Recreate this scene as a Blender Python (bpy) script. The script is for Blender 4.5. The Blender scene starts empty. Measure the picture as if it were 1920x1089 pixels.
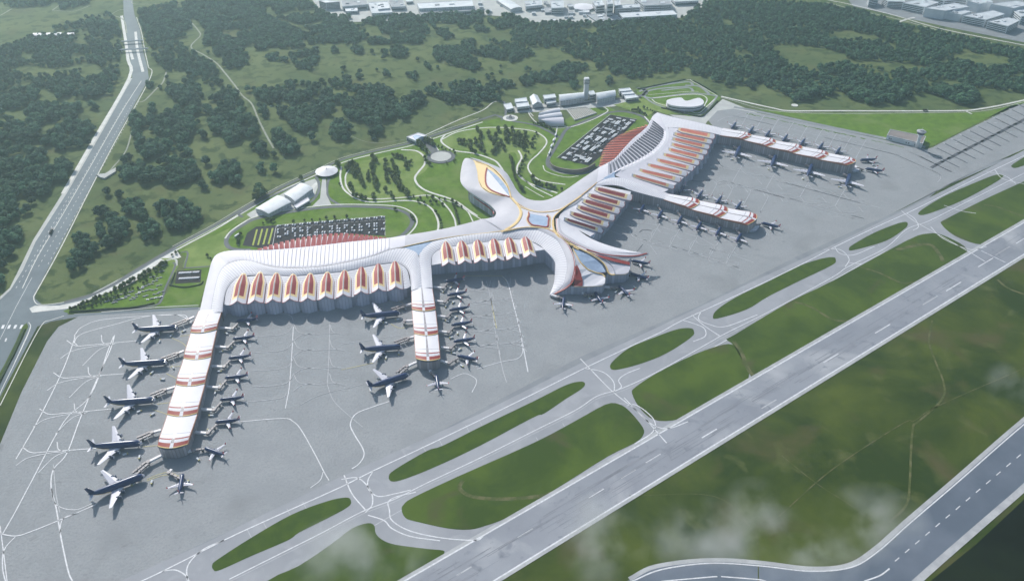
import bpy, math, random
import numpy as np
from mathutils import Vector, Matrix, noise
from mathutils.geometry import tessellate_polygon
random.seed(7); rng = np.random.default_rng(7)
sc = bpy.context.scene
COL = sc.collection
# ---------------------------------------------------------------- camera and tracing helper
F, PITCH, H = 1494.0, math.radians(36.5), 890.0
def P(x, y, z=0.0):
    """a point at height z that the photograph shows at pixel x, y (1920 wide)"""
    a = (x-960)/F; b = (544.5-y)/F
    d = Vector((a, math.cos(PITCH)+b*math.sin(PITCH), -math.sin(PITCH)+b*math.cos(PITCH)))
    t = (z-H)/d.z
    return Vector((d.x*t, d.y*t, z))
cam = bpy.data.objects.new('camera', bpy.data.cameras.new('camera')); COL.objects.link(cam)
cam.location = (0, 0, H); cam.rotation_euler = (math.pi/2-PITCH, 0, 0)
cam.data.sensor_width = 36; cam.data.lens = F/1920*36; cam.data.clip_start = 1; cam.data.clip_end = 40000
sc.camera = cam
# ---------------------------------------------------------------- materials
def mat(name, col, rough=.8, col2=None, scale=.05, detail=6, spec=.3, metal=0, rand=0, bump=0, bscale=1, mixr=(.4,.6), extra=None, dist=0):
    m = bpy.data.materials.new(name); m.use_nodes = True
    nt = m.node_tree; b = nt.nodes['Principled BSDF']; L = nt.links
    b.inputs['Roughness'].default_value = rough; b.inputs['Metallic'].default_value = metal
    b.inputs['Specular IOR Level'].default_value = spec
    b.inputs['Base Color'].default_value = (*col, 1)
    tc = nt.nodes.new('ShaderNodeTexCoord')
    geo = nt.nodes.new('ShaderNodeNewGeometry')
    out = None
    if col2:
        n = nt.nodes.new('ShaderNodeTexNoise'); n.inputs['Scale'].default_value = scale; n.inputs['Detail'].default_value = detail
        n.inputs['Roughness'].default_value = .62; n.inputs['Distortion'].default_value = dist
        L.new(geo.outputs['Position'], n.inputs['Vector'])
        r = nt.nodes.new('ShaderNodeValToRGB'); r.color_ramp.elements[0].position = mixr[0]; r.color_ramp.elements[1].position = mixr[1]
        r.color_ramp.elements[0].color = (*col, 1); r.color_ramp.elements[1].color = (*col2, 1)
        L.new(n.outputs['Fac'], r.inputs['Fac']); out = r.outputs['Color']
    if extra:
        for (c3, s3, lo, hi) in extra:
            n = nt.nodes.new('ShaderNodeTexNoise'); n.inputs['Scale'].default_value = s3; n.inputs['Detail'].default_value = 5; n.inputs['Distortion'].default_value = .6
            L.new(geo.outputs['Position'], n.inputs['Vector'])
            mr = nt.nodes.new('ShaderNodeMapRange'); mr.inputs[1].default_value = lo; mr.inputs[2].default_value = hi
            L.new(n.outputs['Fac'], mr.inputs[0])
            mx = nt.nodes.new('ShaderNodeMix'); mx.data_type = 'RGBA'
            L.new(mr.outputs[0], mx.inputs[0]); L.new(out, mx.inputs[6]); mx.inputs[7].default_value = (*c3, 1); out = mx.outputs[2]
    if rand:
        oi = nt.nodes.new('ShaderNodeObjectInfo'); mr = nt.nodes.new('ShaderNodeMapRange')
        mr.inputs[3].default_value = 1-rand; mr.inputs[4].default_value = 1+rand
        L.new(oi.outputs['Random'], mr.inputs[0])
        h = nt.nodes.new('ShaderNodeHueSaturation'); L.new(mr.outputs[0], h.inputs['Value'])
        if out: L.new(out, h.inputs['Color'])
        else: h.inputs['Color'].default_value = (*col, 1)
        out = h.outputs['Color']
    if out: L.new(out, b.inputs['Base Color'])
    if bump:
        n = nt.nodes.new('ShaderNodeTexNoise'); n.inputs['Scale'].default_value = bscale; n.inputs['Detail'].default_value = 4
        L.new(geo.outputs['Position'], n.inputs['Vector'])
        bp = nt.nodes.new('ShaderNodeBump'); bp.inputs['Strength'].default_value = bump; bp.inputs['Distance'].default_value = 1.0
        L.new(n.outputs['Fac'], bp.inputs['Height']); L.new(bp.outputs['Normal'], b.inputs['Normal'])
    return m
def wallmat(name, col, line, du, dv, rough=.25, w=.08, spec=.5):
    """facade panels: joints every du metres along and dv metres up (UV in metres), per-panel tone"""
    m = bpy.data.materials.new(name); m.use_nodes = True
    nt = m.node_tree; b = nt.nodes['Principled BSDF']; L = nt.links
    uv = nt.nodes.new('ShaderNodeUVMap')
    br = nt.nodes.new('ShaderNodeTexBrick'); br.offset = 0; br.squash = 1
    br.inputs['Scale'].default_value = 1; br.inputs['Brick Width'].default_value = du; br.inputs['Row Height'].default_value = dv
    br.inputs['Mortar Size'].default_value = w*du; br.inputs['Mortar Smooth'].default_value = 0
    br.inputs['Color1'].default_value = (*col, 1); br.inputs['Color2'].default_value = (*[c*.6 for c in col], 1); br.inputs['Mortar'].default_value = (*line, 1)
    L.new(uv.outputs['UV'], br.inputs['Vector']); L.new(br.outputs['Color'], b.inputs['Base Color'])
    b.inputs['Roughness'].default_value = rough; b.inputs['Specular IOR Level'].default_value = spec
    return m
M = {}
GR = (.066,.098,.030); 
M['ground'] = mat('wild_grass', (.135,.165,.062), .95, (.078,.115,.042), .006, 8, .1, bump=.6, bscale=.12, extra=[((.050,.078,.026), .03, .52, .62), ((.11,.12,.05), .011, .56, .74)], mixr=(.35,.65))
M['field'] = mat('airfield_grass', (.082,.108,.020), .95, (.030,.052,.013), .006, 9, .1, extra=[((.085,.082,.034), .009, .54, .70), ((.100,.118,.040), .016, .6, .75)], mixr=(.36,.6), dist=.5)
M['infield'] = mat('infield_grass', (.080,.122,.018), .95, (.046,.078,.014), .010, 8, .1, extra=[((.080,.082,.034), .014, .60, .72)], mixr=(.4,.6), dist=.4)
M['strip'] = mat('strip_grass', (.064,.104,.012), .95, (.046,.080,.012), .05, 6, .1)
M['dark'] = mat('meadow_painted_shade', (.014,.022,.012), .95, (.008,.012,.009), .008, 6, .1)  # corner vignette put into the grass colour
M['lawn'] = mat('lawn_grass', (.125,.215,.022), .95, (.090,.165,.018), .05, 8, .1, bump=.5, bscale=.3, extra=[((.16,.22,.06), .012, .5, .7)])
M['lawn2'] = mat('pale_lawn', (.22,.29,.085), .95, (.14,.215,.045), .02, 8, .1, bump=.5, bscale=.2)
M['dirt'] = mat('bare_soil', (.135,.135,.065), .95, (.075,.095,.03), .06, 6, .1, mixr=(.4,.56))
M['apron'] = mat('apron_concrete', (.31,.322,.338), .85, (.28,.293,.31), .02, 9, .25, bump=.6, bscale=.30, extra=[((.245,.257,.272), .30, .45, .8), ((.24,.25,.262), .012, .56, .75), ((.20,.205,.21), .06, .66, .8)])
M['apron_edge'] = mat('apron_edge_asphalt', (.265,.28,.30), .85, (.225,.24,.262), .01, 9, .25, extra=[((.20,.215,.24), .04, .52, .72)])
M['runway'] = mat('runway_asphalt', (.30,.315,.355), .7, (.235,.25,.29), .007, 9, .3, extra=[((.40,.41,.44), .006, .53, .64), ((.17,.185,.22), .05, .60, .75)], mixr=(.38,.62))
M['taxi'] = mat('taxiway_asphalt', (.33,.34,.372), .8, (.285,.295,.325), .01, 9, .3, extra=[((.36,.37,.40), .03, .55, .7)])
M['runway2'] = mat('dark_runway_asphalt', (.14,.165,.21), .6, (.105,.13,.17), .008, 8, .35, extra=[((.22,.25,.30), .004, .52, .66)])
M['shoulder'] = mat('paved_shoulder', (.45,.46,.475), .85, (.36,.37,.39), .05, 7)
M['road'] = mat('road_asphalt', (.125,.135,.15), .8, (.10,.11,.125), .03, 7)
M['road_light'] = mat('worn_road', (.26,.28,.30), .8, (.22,.235,.25), .03, 7)
M['hwy'] = mat('highway_asphalt', (.155,.19,.215), .8, (.125,.155,.18), .015, 8)
M['lime'] = mat('lime_planting', (.42,.48,.10), .9, (.30,.38,.07), .5, 3)
M['path'] = mat('pale_paving', (.70,.70,.67), .8, (.60,.60,.57), .06, 6)
M['pave'] = mat('concrete_paving', (.52,.53,.51), .85, (.45,.46,.45), .03, 6)
M['track'] = mat('gravel_track', (.33,.35,.30), .9, (.25,.27,.22), .05, 6)
M['paint'] = mat('white_paint', (.72,.73,.76), .6, (.58,.59,.62), .2, 4)
M['faint'] = mat('worn_white_paint', (.50,.51,.535), .7, (.42,.43,.455), .25, 5)
M['yellow'] = mat('yellow_paint', (.55,.50,.24), .7)
M['blackpaint'] = mat('black_paint', (.07,.075,.09), .7, (.12,.125,.14), .3, 3)
M['lot'] = mat('fresh_asphalt', (.012,.012,.017), .8, (.022,.022,.028), .1, 5, .15)
M['roof'] = mat('white_roof_metal', (.66,.645,.70), .6, (.63,.615,.68), .03, 3, .4)
M['roofw'] = mat('bright_roof_metal', (.74,.73,.77), .6, (.71,.70,.75), .05, 3, .4)
M['grey'] = mat('grey_roof_metal', (.54,.53,.58), .6, (.49,.485,.535), .03, 4, .25)
M['seam'] = mat('roof_seam', (.42,.42,.48), .6)
M['rib'] = mat('roof_rib', (.47,.47,.54), .6)
M['slit'] = mat('dark_louvre', (.07,.075,.11), .5)
M['riser'] = mat('louvre_riser', (.36,.365,.43), .5)
M['step'] = mat('roof_step', (.58,.58,.635), .5)
M['gold'] = mat('gold_trim', (.80,.58,.26), .45, (.72,.52,.22), .1, 2)
M['cream'] = mat('cream_panel', (.86,.66,.34), .5)
M['red'] = mat('red_roof_panel', (.34,.052,.055), .5, (.29,.042,.047), .08, 3)
M['redline'] = mat('red_trim', (.33,.050,.042), .5)
M['sunlit'] = mat('red_roof_panel_sunlit', (.80,.25,.18), .5, (.72,.21,.15), .08, 3)  # brighter copy of the red panel, strong light put into the colour
M['glass'] = mat('skylight_glass', (.40,.50,.66), .12, (.34,.44,.60), .1, 2, .6)
M['wall'] = wallmat('facade_glass', (.50,.525,.64), (.30,.32,.41), 6, 24, .22, .06)
M['wallp'] = wallmat('pier_facade', (.44,.42,.46), (.26,.235,.25), 5, 30, .4, .12)
M['navy'] = mat('navy_aircraft_paint', (.010,.032,.115), .3, spec=.5)
M['tyremark'] = mat('tyre_marks', (.20,.21,.24), .75, (.255,.265,.30), .04, 6, mixr=(.4,.6))
M['white'] = mat('white_aircraft_paint', (.62,.62,.69), .35, spec=.5)
M['redp'] = mat('red_aircraft_paint', (.62,.03,.035), .35, spec=.5)
M['eng'] = mat('engine_cowl', (.045,.07,.125), .35, spec=.5)
M['tyre'] = mat('tyre_rubber', (.02,.02,.02), .9)
M['metal'] = mat('bridge_metal', (.36,.33,.34), .5, (.22,.2,.21), .6, 2)
M['metal2'] = mat('bridge_white', (.72,.71,.74), .5)
M['bwall'] = wallmat('building_wall', (.46,.49,.53), (.60,.62,.65), 8, 5, .5, .10)
M['bwhite'] = mat('building_white', (.72,.75,.78), .6, (.62,.66,.70), .05, 3)
M['broof'] = mat('flat_roof', (.62,.66,.70), .7, (.50,.54,.58), .04, 6)
M['broof2'] = mat('grey_flat_roof', (.40,.42,.45), .8, (.33,.35,.38), .04, 6)
M['brown'] = mat('brown_roof', (.27,.235,.225), .8, (.22,.195,.19), .05, 5)
M['bwin'] = mat('window_glass', (.05,.065,.09), .15, spec=.6)
M['leaf'] = mat('broadleaf_foliage', (.030,.075,.046), .8, (.085,.165,.084), .22, 3, .15, rand=.5)
M['leafp'] = mat('park_foliage', (.050,.078,.020), .8, (.125,.165,.045), .5, 3, .15, rand=.3)
M['bark'] = mat('bark', (.09,.07,.05), .9)
M['hedge'] = mat('hedge_leaves', (.020,.042,.012), .9, (.04,.07,.02), .5, 4)
M['planted'] = mat('ploughed_beds', (.30,.28,.24), .9, (.20,.19,.16), .2, 4)
# ---------------------------------------------------------------- mesh helper
class MB:
    def __init__(s): s.v = []; s.f = []; s.m = []; s.uv = []
    def add(s, vs, fs, mi=0, uvs=None):
        o = len(s.v); s.v += [tuple(v) for v in vs]
        for i, f in enumerate(fs):
            s.f.append(tuple(k+o for k in f)); s.m.append(mi[i] if isinstance(mi, (list, tuple)) else mi)
            s.uv.append([uvs[k] for k in f] if uvs else None)
    def quad(s, a, b, c, d, mi=0): s.add([a, b, c, d], [(0,1,2,3)], mi)
    def box(s, c, sz, rz=0, mi=0, top=1.0):
        cx, cy, cz = c; a, b, h = sz[0]/2, sz[1]/2, sz[2]; co, si = math.cos(rz), math.sin(rz)
        vs = []
        for z, k in ((0,1.0), (h,top)):
            for x, y in ((-a,-b),(a,-b),(a,b),(-a,b)):
                x *= k; y *= k
                vs.append((cx+x*co-y*si, cy+x*si+y*co, cz+z))
        s.add(vs, [(3,2,1,0),(4,5,6,7),(0,1,5,4),(1,2,6,5),(2,3,7,6),(3,0,4,7)], mi)
    def prism(s, pts, z0, z1, mi=0, mtop=None):
        """vertical prism over polygon pts [(x,y)]; z1 may be per-vertex"""
        n = len(pts); zt = z1 if isinstance(z1, (list, tuple)) else [z1]*n
        a = sum(pts[i][0]*pts[(i+1)%n][1]-pts[(i+1)%n][0]*pts[i][1] for i in range(n))
        if a < 0: pts = pts[::-1]; zt = zt[::-1]
        acc = [0]
        for i in range(n): acc.append(acc[-1]+math.dist(pts[i][:2], pts[(i+1)%n][:2]))
        for i in range(n):
            j = (i+1)%n
            s.add([(pts[i][0],pts[i][1],z0),(pts[j][0],pts[j][1],z0),(pts[j][0],pts[j][1],zt[j]),(pts[i][0],pts[i][1],zt[i])], [(0,1,2,3)], mi,
                  [(acc[i],0),(acc[i+1],0),(acc[i+1],zt[j]-z0),(acc[i],zt[i]-z0)])
        vs = [(pts[i][0],pts[i][1],zt[i]) for i in range(n)]
        s.poly(vs, mi if mtop is None else mtop)
    def poly(s, vs, mi=0):
        tr = tessellate_polygon([[Vector(v) for v in vs]])
        fs = []
        for t in tr:
            a, b, c = (Vector(vs[k]) for k in t)
            fs.append(t if (b-a).cross(c-a).z >= 0 else t[::-1])
        s.add(vs, fs, mi)
    def tube(s, a, b, ra, rb, mi=0, n=8):
        a = Vector(a); b = Vector(b); d = (b-a).normalized()
        u = d.orthogonal().normalized(); w = d.cross(u); vs = []
        for p, r in ((a, ra), (b, rb)):
            for k in range(n):
                t = 2*math.pi*k/n; vs.append(p+(u*math.cos(t)+w*math.sin(t))*r)
        s.add(vs, [(k,(k+1)%n,n+(k+1)%n,n+k) for k in range(n)]+[tuple(range(n))[::-1], tuple(range(n,2*n))], mi)
    def loft(s, rings, mi=0, cap=True):
        n = len(rings[0]); vs = [p for r in rings for p in r]; fs = []; ms = []
        for i in range(len(rings)-1):
            for k in range(n):
                fs.append((i*n+k, i*n+(k+1)%n, (i+1)*n+(k+1)%n, (i+1)*n+k)); ms.append(mi(i,k) if callable(mi) else mi)
        if cap:
            e = (len(rings)-1)*n
            fs += [tuple(range(n))[::-1], tuple(range(e, e+n))]; ms += [ms[0], ms[-1]]
        s.add(vs, fs, ms)
    def build(s, name, mats, parent=None, smooth=False, auto=None):
        me = bpy.data.meshes.new(name); me.from_pydata(s.v, [], s.f)
        if not isinstance(mats, (list, tuple)): mats = [mats]
        for m in mats: me.materials.append(M[m] if isinstance(m, str) else m)
        me.polygons.foreach_set('material_index', s.m)
        if any(s.uv):
            l = me.uv_layers.new(name='UVMap'); d = []
            for f, u in zip(s.f, s.uv): d += [c for p in (u or [(0,0)]*len(f)) for c in p]
            l.data.foreach_set('uv', d)
        if smooth: me.polygons.foreach_set('use_smooth', [True]*len(s.f))
        me.update()
        o = bpy.data.objects.new(name, me); COL.objects.link(o)
        if parent:
            o.parent = parent
            o.matrix_parent_inverse = Matrix.Identity(4)
        return o
def tag(o, label=None, cat=None, group=None, kind=None):
    if label: o['label'] = label
    if cat: o['category'] = cat
    if group: o['group'] = group
    if kind: o['kind'] = kind
    return o
def empty(name, loc, rz=0, label=None, cat=None, group=None):
    o = bpy.data.objects.new(name, None); COL.objects.link(o); o.location = loc; o.rotation_euler = (0,0,rz); o.empty_display_size = 2
    return tag(o, label, cat, group)
def struct(mb, name, mats): return tag(mb.build(name, mats), kind='structure')
KIDS = {}
def kids(o): return [c for c in o.children]
def dup(root, loc, rz=0, label=None, group=None, scale=None):
    r = root.copy(); COL.objects.link(r); r.location = loc; r.rotation_euler = (0,0,rz)
    if scale: r.scale = scale
    if label: r['label'] = label
    if group: r['group'] = group
    for ch in KIDS.get(root.name) or kids(root):
        c = ch.copy(); COL.objects.link(c); c.parent = r
        for g in kids(ch):
            d = g.copy(); COL.objects.link(d); d.parent = c
    return r
def cr(pts, n=8, closed=False):
    """Catmull-Rom through pts (any dimension), n steps per span"""
    pts = [tuple(p) for p in pts]; N = len(pts); out = []
    rngi = range(N) if closed else range(N-1)
    for i in rngi:
        p1, p2 = pts[i], pts[(i+1)%N]
        p0 = pts[i-1] if (closed or i > 0) else tuple(2*a-b for a, b in zip(p1, p2))
        p3 = pts[(i+2)%N] if (closed or i+2 < N) else tuple(2*b-a for a, b in zip(p1, p2))
        for k in range(n):
            t = k/n
            out.append(tuple(.5*((2*b)+(c-a)*t+(2*a-5*b+4*c-d)*t*t+(-a+3*b-3*c+d)*t*t*t) for a, b, c, d in zip(p0, p1, p2, p3)))
    if not closed: out.append(pts[-1])
    return out
def G(pts, z=0.0, smooth=0, closed=True):
    if smooth: pts = cr(pts, smooth, closed)
    return [P(p[0], p[1], z) for p in pts]
def sheet(name, pxs, z, m, smooth=0):
    mb = MB(); mb.poly(G(pxs, z, smooth)); return struct(mb, name, m)
def ribbon(mb, pts, w, z, mi=0, smooth=6, w2=None, closed=False, dash=None):
    """flat strip of width w metres along pixel path"""
    q = [P(p[0], p[1], z) for p in (cr(pts, smooth, closed) if smooth else pts)]
    if closed: q.append(q[0])
    n = len(q); L = []; R = []
    for i in range(n):
        d = (q[min(i+1,n-1)]-q[max(i-1,0)]); d.z = 0; d.normalize()
        nrm = Vector((-d.y, d.x, 0)); ww = w if w2 is None else w+(w2-w)*i/(n-1)
        L.append(q[i]+nrm*ww/2); R.append(q[i]-nrm*ww/2)
    vs = L+R; fs = []
    acc = 0
    for i in range(n-1):
        if dash:
            seg = (q[i+1]-q[i]).length; k = acc % sum(dash); acc += seg
            if k > dash[0]: continue
        fs.append((n+i, n+i+1, i+1, i))
    mb.add(vs, fs, mi)
def dashes(mb, a, b, on, off, w, z, mi=0):
    a = P(*a, z); b = P(*b, z); d = b-a; L = d.length; d.normalize(); nn = Vector((-d.y, d.x, 0))*w/2; t = 0
    while t < L:
        p = a+d*t; q = a+d*min(t+on, L); mb.quad(p-nn, q-nn, q+nn, p+nn, mi); t += on+off
# ================================================================ THE SETTING
mb = MB(); S = 9000
mb.quad((-S,-1500,0),(S,-1500,0),(S,13000,0),(-S,13000,0)); struct(mb, 'ground', 'ground')
# airfield grass on the near side of the apron
sheet('airfield_grass', [(-200,1400),(160,1120),(620,1000),(1100,740),(1500,500),(1760,330),(1990,190),(3200,-150),(3600,600),(2600,1500),(900,1700)], .10, 'field')
# right-corner meadow beyond the second runway, vignette darkening painted into its grass colour
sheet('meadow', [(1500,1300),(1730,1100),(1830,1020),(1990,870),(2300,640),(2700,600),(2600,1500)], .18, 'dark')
# apron
AP = [(140,588),(380,576),(600,545),(790,480),(1000,445),(1050,420),(1110,395),(1160,365),(1230,310),(1290,258),(1336,236),(1328,226),(1345,208),(1375,204),(1420,212),(1560,241),(1700,272),(1736,280),(1748,277),(1800,250),(1920,192),(2100,105),(2300,180),(1960,262),(1830,320),
      (1650,412),(1240,610),(1090,690),(900,790),(660,900),(395,1028),(230,1110),(60,1190),(-180,1300),(-300,1100),(-60,850),(0,828),(40,735),(95,625),(108,604)]
sheet('apron', AP, .15, 'apron')
sheet('apron_edge_strip', [(1760,355),(1920,285),(2100,205),(2100,240),(1985,268),(1860,305),(1700,388),(1500,478),(1300,578),(1090,668),(900,768),(720,865),(520,952),(480,972),(300,1055),(180,1110),(60,1190),(230,1140),(400,1040),(660,910),(900,800),(1096,706),(1300,606),(1500,508),(1700,408)], .20, 'apron_edge')
# concrete field north of the apron
sheet('concrete_yard', [(1355,186),(1420,212),(1470,222),(1375,204),(1345,208),(1326,228),(1318,240),(1290,232),(1255,215),(1300,218),(1330,208)], .22, 'pave')
mb = MB(); ribbon(mb, [(1376,201),(1420,209),(1560,239),(1700,268),(1735,276)], 13, .24); struct(mb, 'apron_access_road', 'road_light')
# grass wedge beyond the upper apron
sheet('wedge_lawn', [(1418,205),(1500,212),(1600,212),(1780,212),(1850,208),(1920,194),(1990,172),(1990,150),(1920,186),(1850,222),(1752,272),(1738,276),(1700,266),(1560,237)], .21, 'lawn2' if 0 else 'lawn')
# taxiway belt
TX = [(2200,130),(2200,330),(1990,390),(1920,360),(1810,440),(1650,520),(1460,620),(1200,800),(1000,960),(870,1030),(780,1089),(700,1130),(430,1250),(100,1300),(160,1120),(236,1089),(480,975),(660,900),(1090,690),(1240,612),(1560,462),(1660,412),(1920,282),(2000,240)]
TX = [(140,1130),(240,1082),(400,1010),(640,893),(900,775),(1090,680),(1240,610),(1400,533),(1560,460),(1700,392),(1920,282),(2150,175),(2500,100),(2300,221),(1920,447),(1500,697),(1100,935),(840,1089),(500,1291)]
sheet('taxiway', TX, .25, 'taxi')
# runway: both edges straight
def on(a, b, x): return (x, a[1]+(b[1]-a[1])*(x-a[0])/(b[0]-a[0]))
RU = ((755,1089),(1920,416)); RL = ((927,1089),(1920,478))
a0, a1 = on(*RU, 300), on(*RU, 2350); b0, b1 = on(*RL, 470), on(*RL, 2440)
sheet('runway', [a0, a1, b1, b0], .42, 'runway')
# curved second runway and taxiway at the lower right
sheet('second_runway', cr([(1090,1150),(1180,1086),(1230,1062),(1330,1050),(1425,1055),(1520,1066),(1590,1060),(1640,1030),(1700,977),(1790,900),(1920,787),(2150,600)], 6)+cr([(2300,640),(2000,840),(1920,912),(1830,990),(1733,1075),(1640,1160),(1560,1290),(1300,1300)], 4), .36, 'runway2')
# infields (soft-edged grass islands)
INF = [
 [(398,1058),(408,1048),(470,1008),(545,965),(610,940),(648,932),(658,938),(652,950),(610,973),(560,998),(540,1012),(470,1042),(412,1068),(400,1067)],
 [(729,893),(740,880),(800,845),(830,835),(900,800),(1000,752),(1060,722),(1088,715),(1097,719),(1090,729),(1060,748),(1020,775),(1000,782),(900,835),(820,873),(760,897),(735,902)],
 [(1144,688),(1150,676),(1180,652),(1230,631),(1270,617),(1295,615),(1301,621),(1296,632),(1250,662),(1200,682),(1155,693)],
 [(1337,593),(1345,580),(1380,557),(1440,528),(1500,498),(1540,485),(1562,482),(1567,487),(1560,497),(1500,526),(1440,556),(1400,580),(1345,597)],
 [(1592,466),(1600,458),(1640,436),(1680,420),(1698,416),(1702,421),(1695,430),(1660,452),(1600,469)],
 [(1722,402),(1730,392),(1770,368),(1820,346),(1860,330),(1878,327),(1880,332),(1860,346),(1800,378),(1740,401)],
 [(1896,312),(1905,304),(1930,290),(1990,264),(2010,266),(1960,292),(1910,314)]]
BIG = [
 [(500,1089),(560,1060),(620,1020),(660,990),(690,980),(702,985),(704,998),(715,1010),(740,1020),(800,1028),(830,1031),(833,1036),(828,1044),(790,1068),(755,1092),(600,1180),(420,1160)],
 [(753,955),(757,945),(775,932),(860,892),(1000,830),(1080,788),(1135,758),(1160,757),(1180,770),(1205,800),(1206,815),(1190,830),(1140,855),(1060,905),(960,965),(910,985),(880,992),(840,990),(780,977),(760,970)],
 [(1185,737),(1192,725),(1230,700),(1300,665),(1355,646),(1378,648),(1392,665),(1403,690),(1404,705),(1395,718),(1340,752),(1290,778),(1260,788),(1225,786),(1200,765)],
 [(1362,636),(1376,628),(1480,566),(1560,527),(1700,451),(1740,438),(1765,440),(1800,456),(1813,468),(1812,478),(1790,494),(1720,540),(1560,632),(1440,700),(1420,712),(1408,705),(1378,650)],
 [(1765,420),(1775,410),(1850,372),(1920,340),(2060,275),(2200,260),(2260,290),(2200,330),(1920,434),(1890,448),(1860,457),(1830,457),(1790,442)]]
for p in INF: sheet('grass_island', p, .40, 'strip', 4)
for p in BIG: sheet('infield', p, .40, 'infield', 3)
mb = MB()
for pts, w in (([(868,900),(862,915),(885,930),(940,935),(1010,930),(1040,922)],6), ([(1376,640),(1390,660),(1402,690),(1412,704)],7),
    ([(1490,566),(1520,575),(1560,598),(1590,602)],5), ([(1612,500),(1650,512),(1690,530),(1720,528)],5), ([(1680,468),(1740,458),(1762,478),(1768,490)],8), ([(1845,384),(1870,388),(1920,405),(2000,420)],5),
    ([(1870,524),(1890,540),(1930,555),(2000,580)],5), ([(1748,600),(1742,640),(1755,680),(1770,720),(1765,750),(1722,790),(1712,800),(1708,850),(1706,900),(1700,945),(1668,978)],3.2),
    ([(1920,690),(1760,760),(1715,788),(1690,795),(1560,880),(1460,968)],1.6), ([(1465,853),(1530,905),(1600,950),(1680,1010)],1.3), ([(1180,929),(1340,930),(1410,992),(1421,1020),(1422,1089)],1.4)):
    ribbon(mb, pts, w, .43)
struct(mb, 'dirt_track', 'dirt')
# shoulders along the runways
mb = MB()
for e, d in ((RU,-1),(RL,1)):
    ribbon(mb, [(on(*e, x)[0], on(*e, x)[1]+d*2.2) for x in (420,800,1200,1600,2000,2300)], 6.5, .45, 0, 0)
ribbon(mb, [(1180,1085),(1230,1061),(1330,1049),(1425,1054),(1520,1065),(1590,1059),(1640,1029),(1700,976),(1790,899),(1920,786),(2100,640)], 6, .45)
ribbon(mb, [(2300,640),(2000,840),(1920,914),(1830,992),(1733,1077),(1640,1162)], 9, .45)
struct(mb, 'runway_shoulder', 'shoulder')
mb = MB(); p0, p1 = P(*on(*RU,500)), P(*on(*RU,2200)); q0 = P(*on(*RL,650)); ax = (p1-p0).normalized(); nn = Vector((-ax.y,ax.x,0)); wd_ = (q0-p0).dot(nn); LL = (p1-p0).length
for k in range(210):
    f_ = random.gauss(.5,.13); f_ = f_+(.12 if random.random() < .5 else -.12); s0 = random.uniform(0, LL); l_ = random.uniform(15, 130); a_ = p0+ax*s0+nn*wd_*f_; b_ = a_+ax*l_; h_ = nn*random.uniform(.25,.8)
    if .06 < f_ < .94: mb.quad(*(Vector((v.x,v.y,.46+k*.0004)) for v in (a_-h_, b_-h_*.6, b_+h_*.6, a_+h_)))
mb.f = [f[::-1] for f in mb.f] if (mb.v[1][0]-mb.v[0][0])*(mb.v[3][1]-mb.v[0][1])-(mb.v[1][1]-mb.v[0][1])*(mb.v[3][0]-mb.v[0][0]) < 0 else mb.f
struct(mb, 'tyre_marks', 'tyremark')
# painted lines ------------------------------------------------------------
mb = MB()  # 0 bright, 1 faint, 2 yellow, 3 black
def W(pts, w=2.0, mi=0, sm=6, zz=.5, **k): ribbon(mb, pts, w, zz, mi, sm, **k)
for e, d in ((RU,1),(RL,-1)):
    W([(on(*e, x)[0], on(*e, x)[1]+d*1.5) for x in (420,1100,1700,2300)], 2.2, 0, 0)
c0 = ((on(*RU,700)[0]+on(*RL,840)[0])/2, (on(*RU,700)[1]+on(*RL,840)[1])/2)
for k, (x, y) in enumerate([(870,1070),(985,999),(1118,924),(1178,888),(1225,859),(1330,812),(1442,757),(1558,671),(1655,616),(1744,563),(1788,537),(1848,492),(1880,470),(1919,448)]):
    dx = 14; W([(x-dx, y+dx*.6), (x+dx, y-dx*.6)], 1.9, 0 if k % 3 else 1, 0)
W([(1185,1089),(1240,1067),(1330,1055),(1425,1060),(1520,1070),(1595,1063),(1645,1034),(1705,981),(1795,904),(1925,791),(2100,650)], 1.8)
W([(1240,1089),(1330,1081),(1345,1080)],1.6); W([(1352,1080),(1425,1086),(1440,1092)],1.6); W([(1620,1089),(1650,1078),(1668,1065)],1.8)
for k in range(17):
    t = k; x = 1682+t*19.0; y = 1048-t*16.1
    W([(x-4,y+3.4),(x+4,y-3.4)], 1.2, 0, 0)
# edge line between apron and taxiway
E = [(240,1100),(305,1070),(420,1012),(480,984),(560,948),(640,912),(700,882),(800,835),(900,787),(1000,738),(1096,690),(1180,650),(1240,622),(1280,600),(1400,545),(1500,497),(1565,463),(1640,427),(1700,400),(1745,378),(1840,330),(1920,292),(2000,252)]
W(E, 1.9, 0, 3)
# taxiway centre double line
for off, w in ((0,1.5),(5,.8)):
    W([(430,1085+off),(520,1040+off),(600,1000+off),(680,958+off),(740,935+off),(800,905+off),(900,858+off),(1000,808+off),(1080,768+off),(1120,742+off),(1165,728+off),(1230,698+off),(1330,642+off),(1360,625+off),(1450,580+off),(1560,520+off),(1590,500+off),(1660,465+off),(1700,430+off),(1740,415+off),(1800,385+off),(1880,345+off),(1960,305+off)], w, 0 if off == 0 else 1, zz=.388)
W([(540,1070),(640,1020),(745,960),(850,905),(1000,838),(1100,786),(1140,760),(1180,756)], 1.3, 1, zz=.386)
W([(1200,722),(1300,672),(1400,616),(1500,562),(1640,482),(1740,440)], 1.5, 0, zz=.384)
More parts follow.
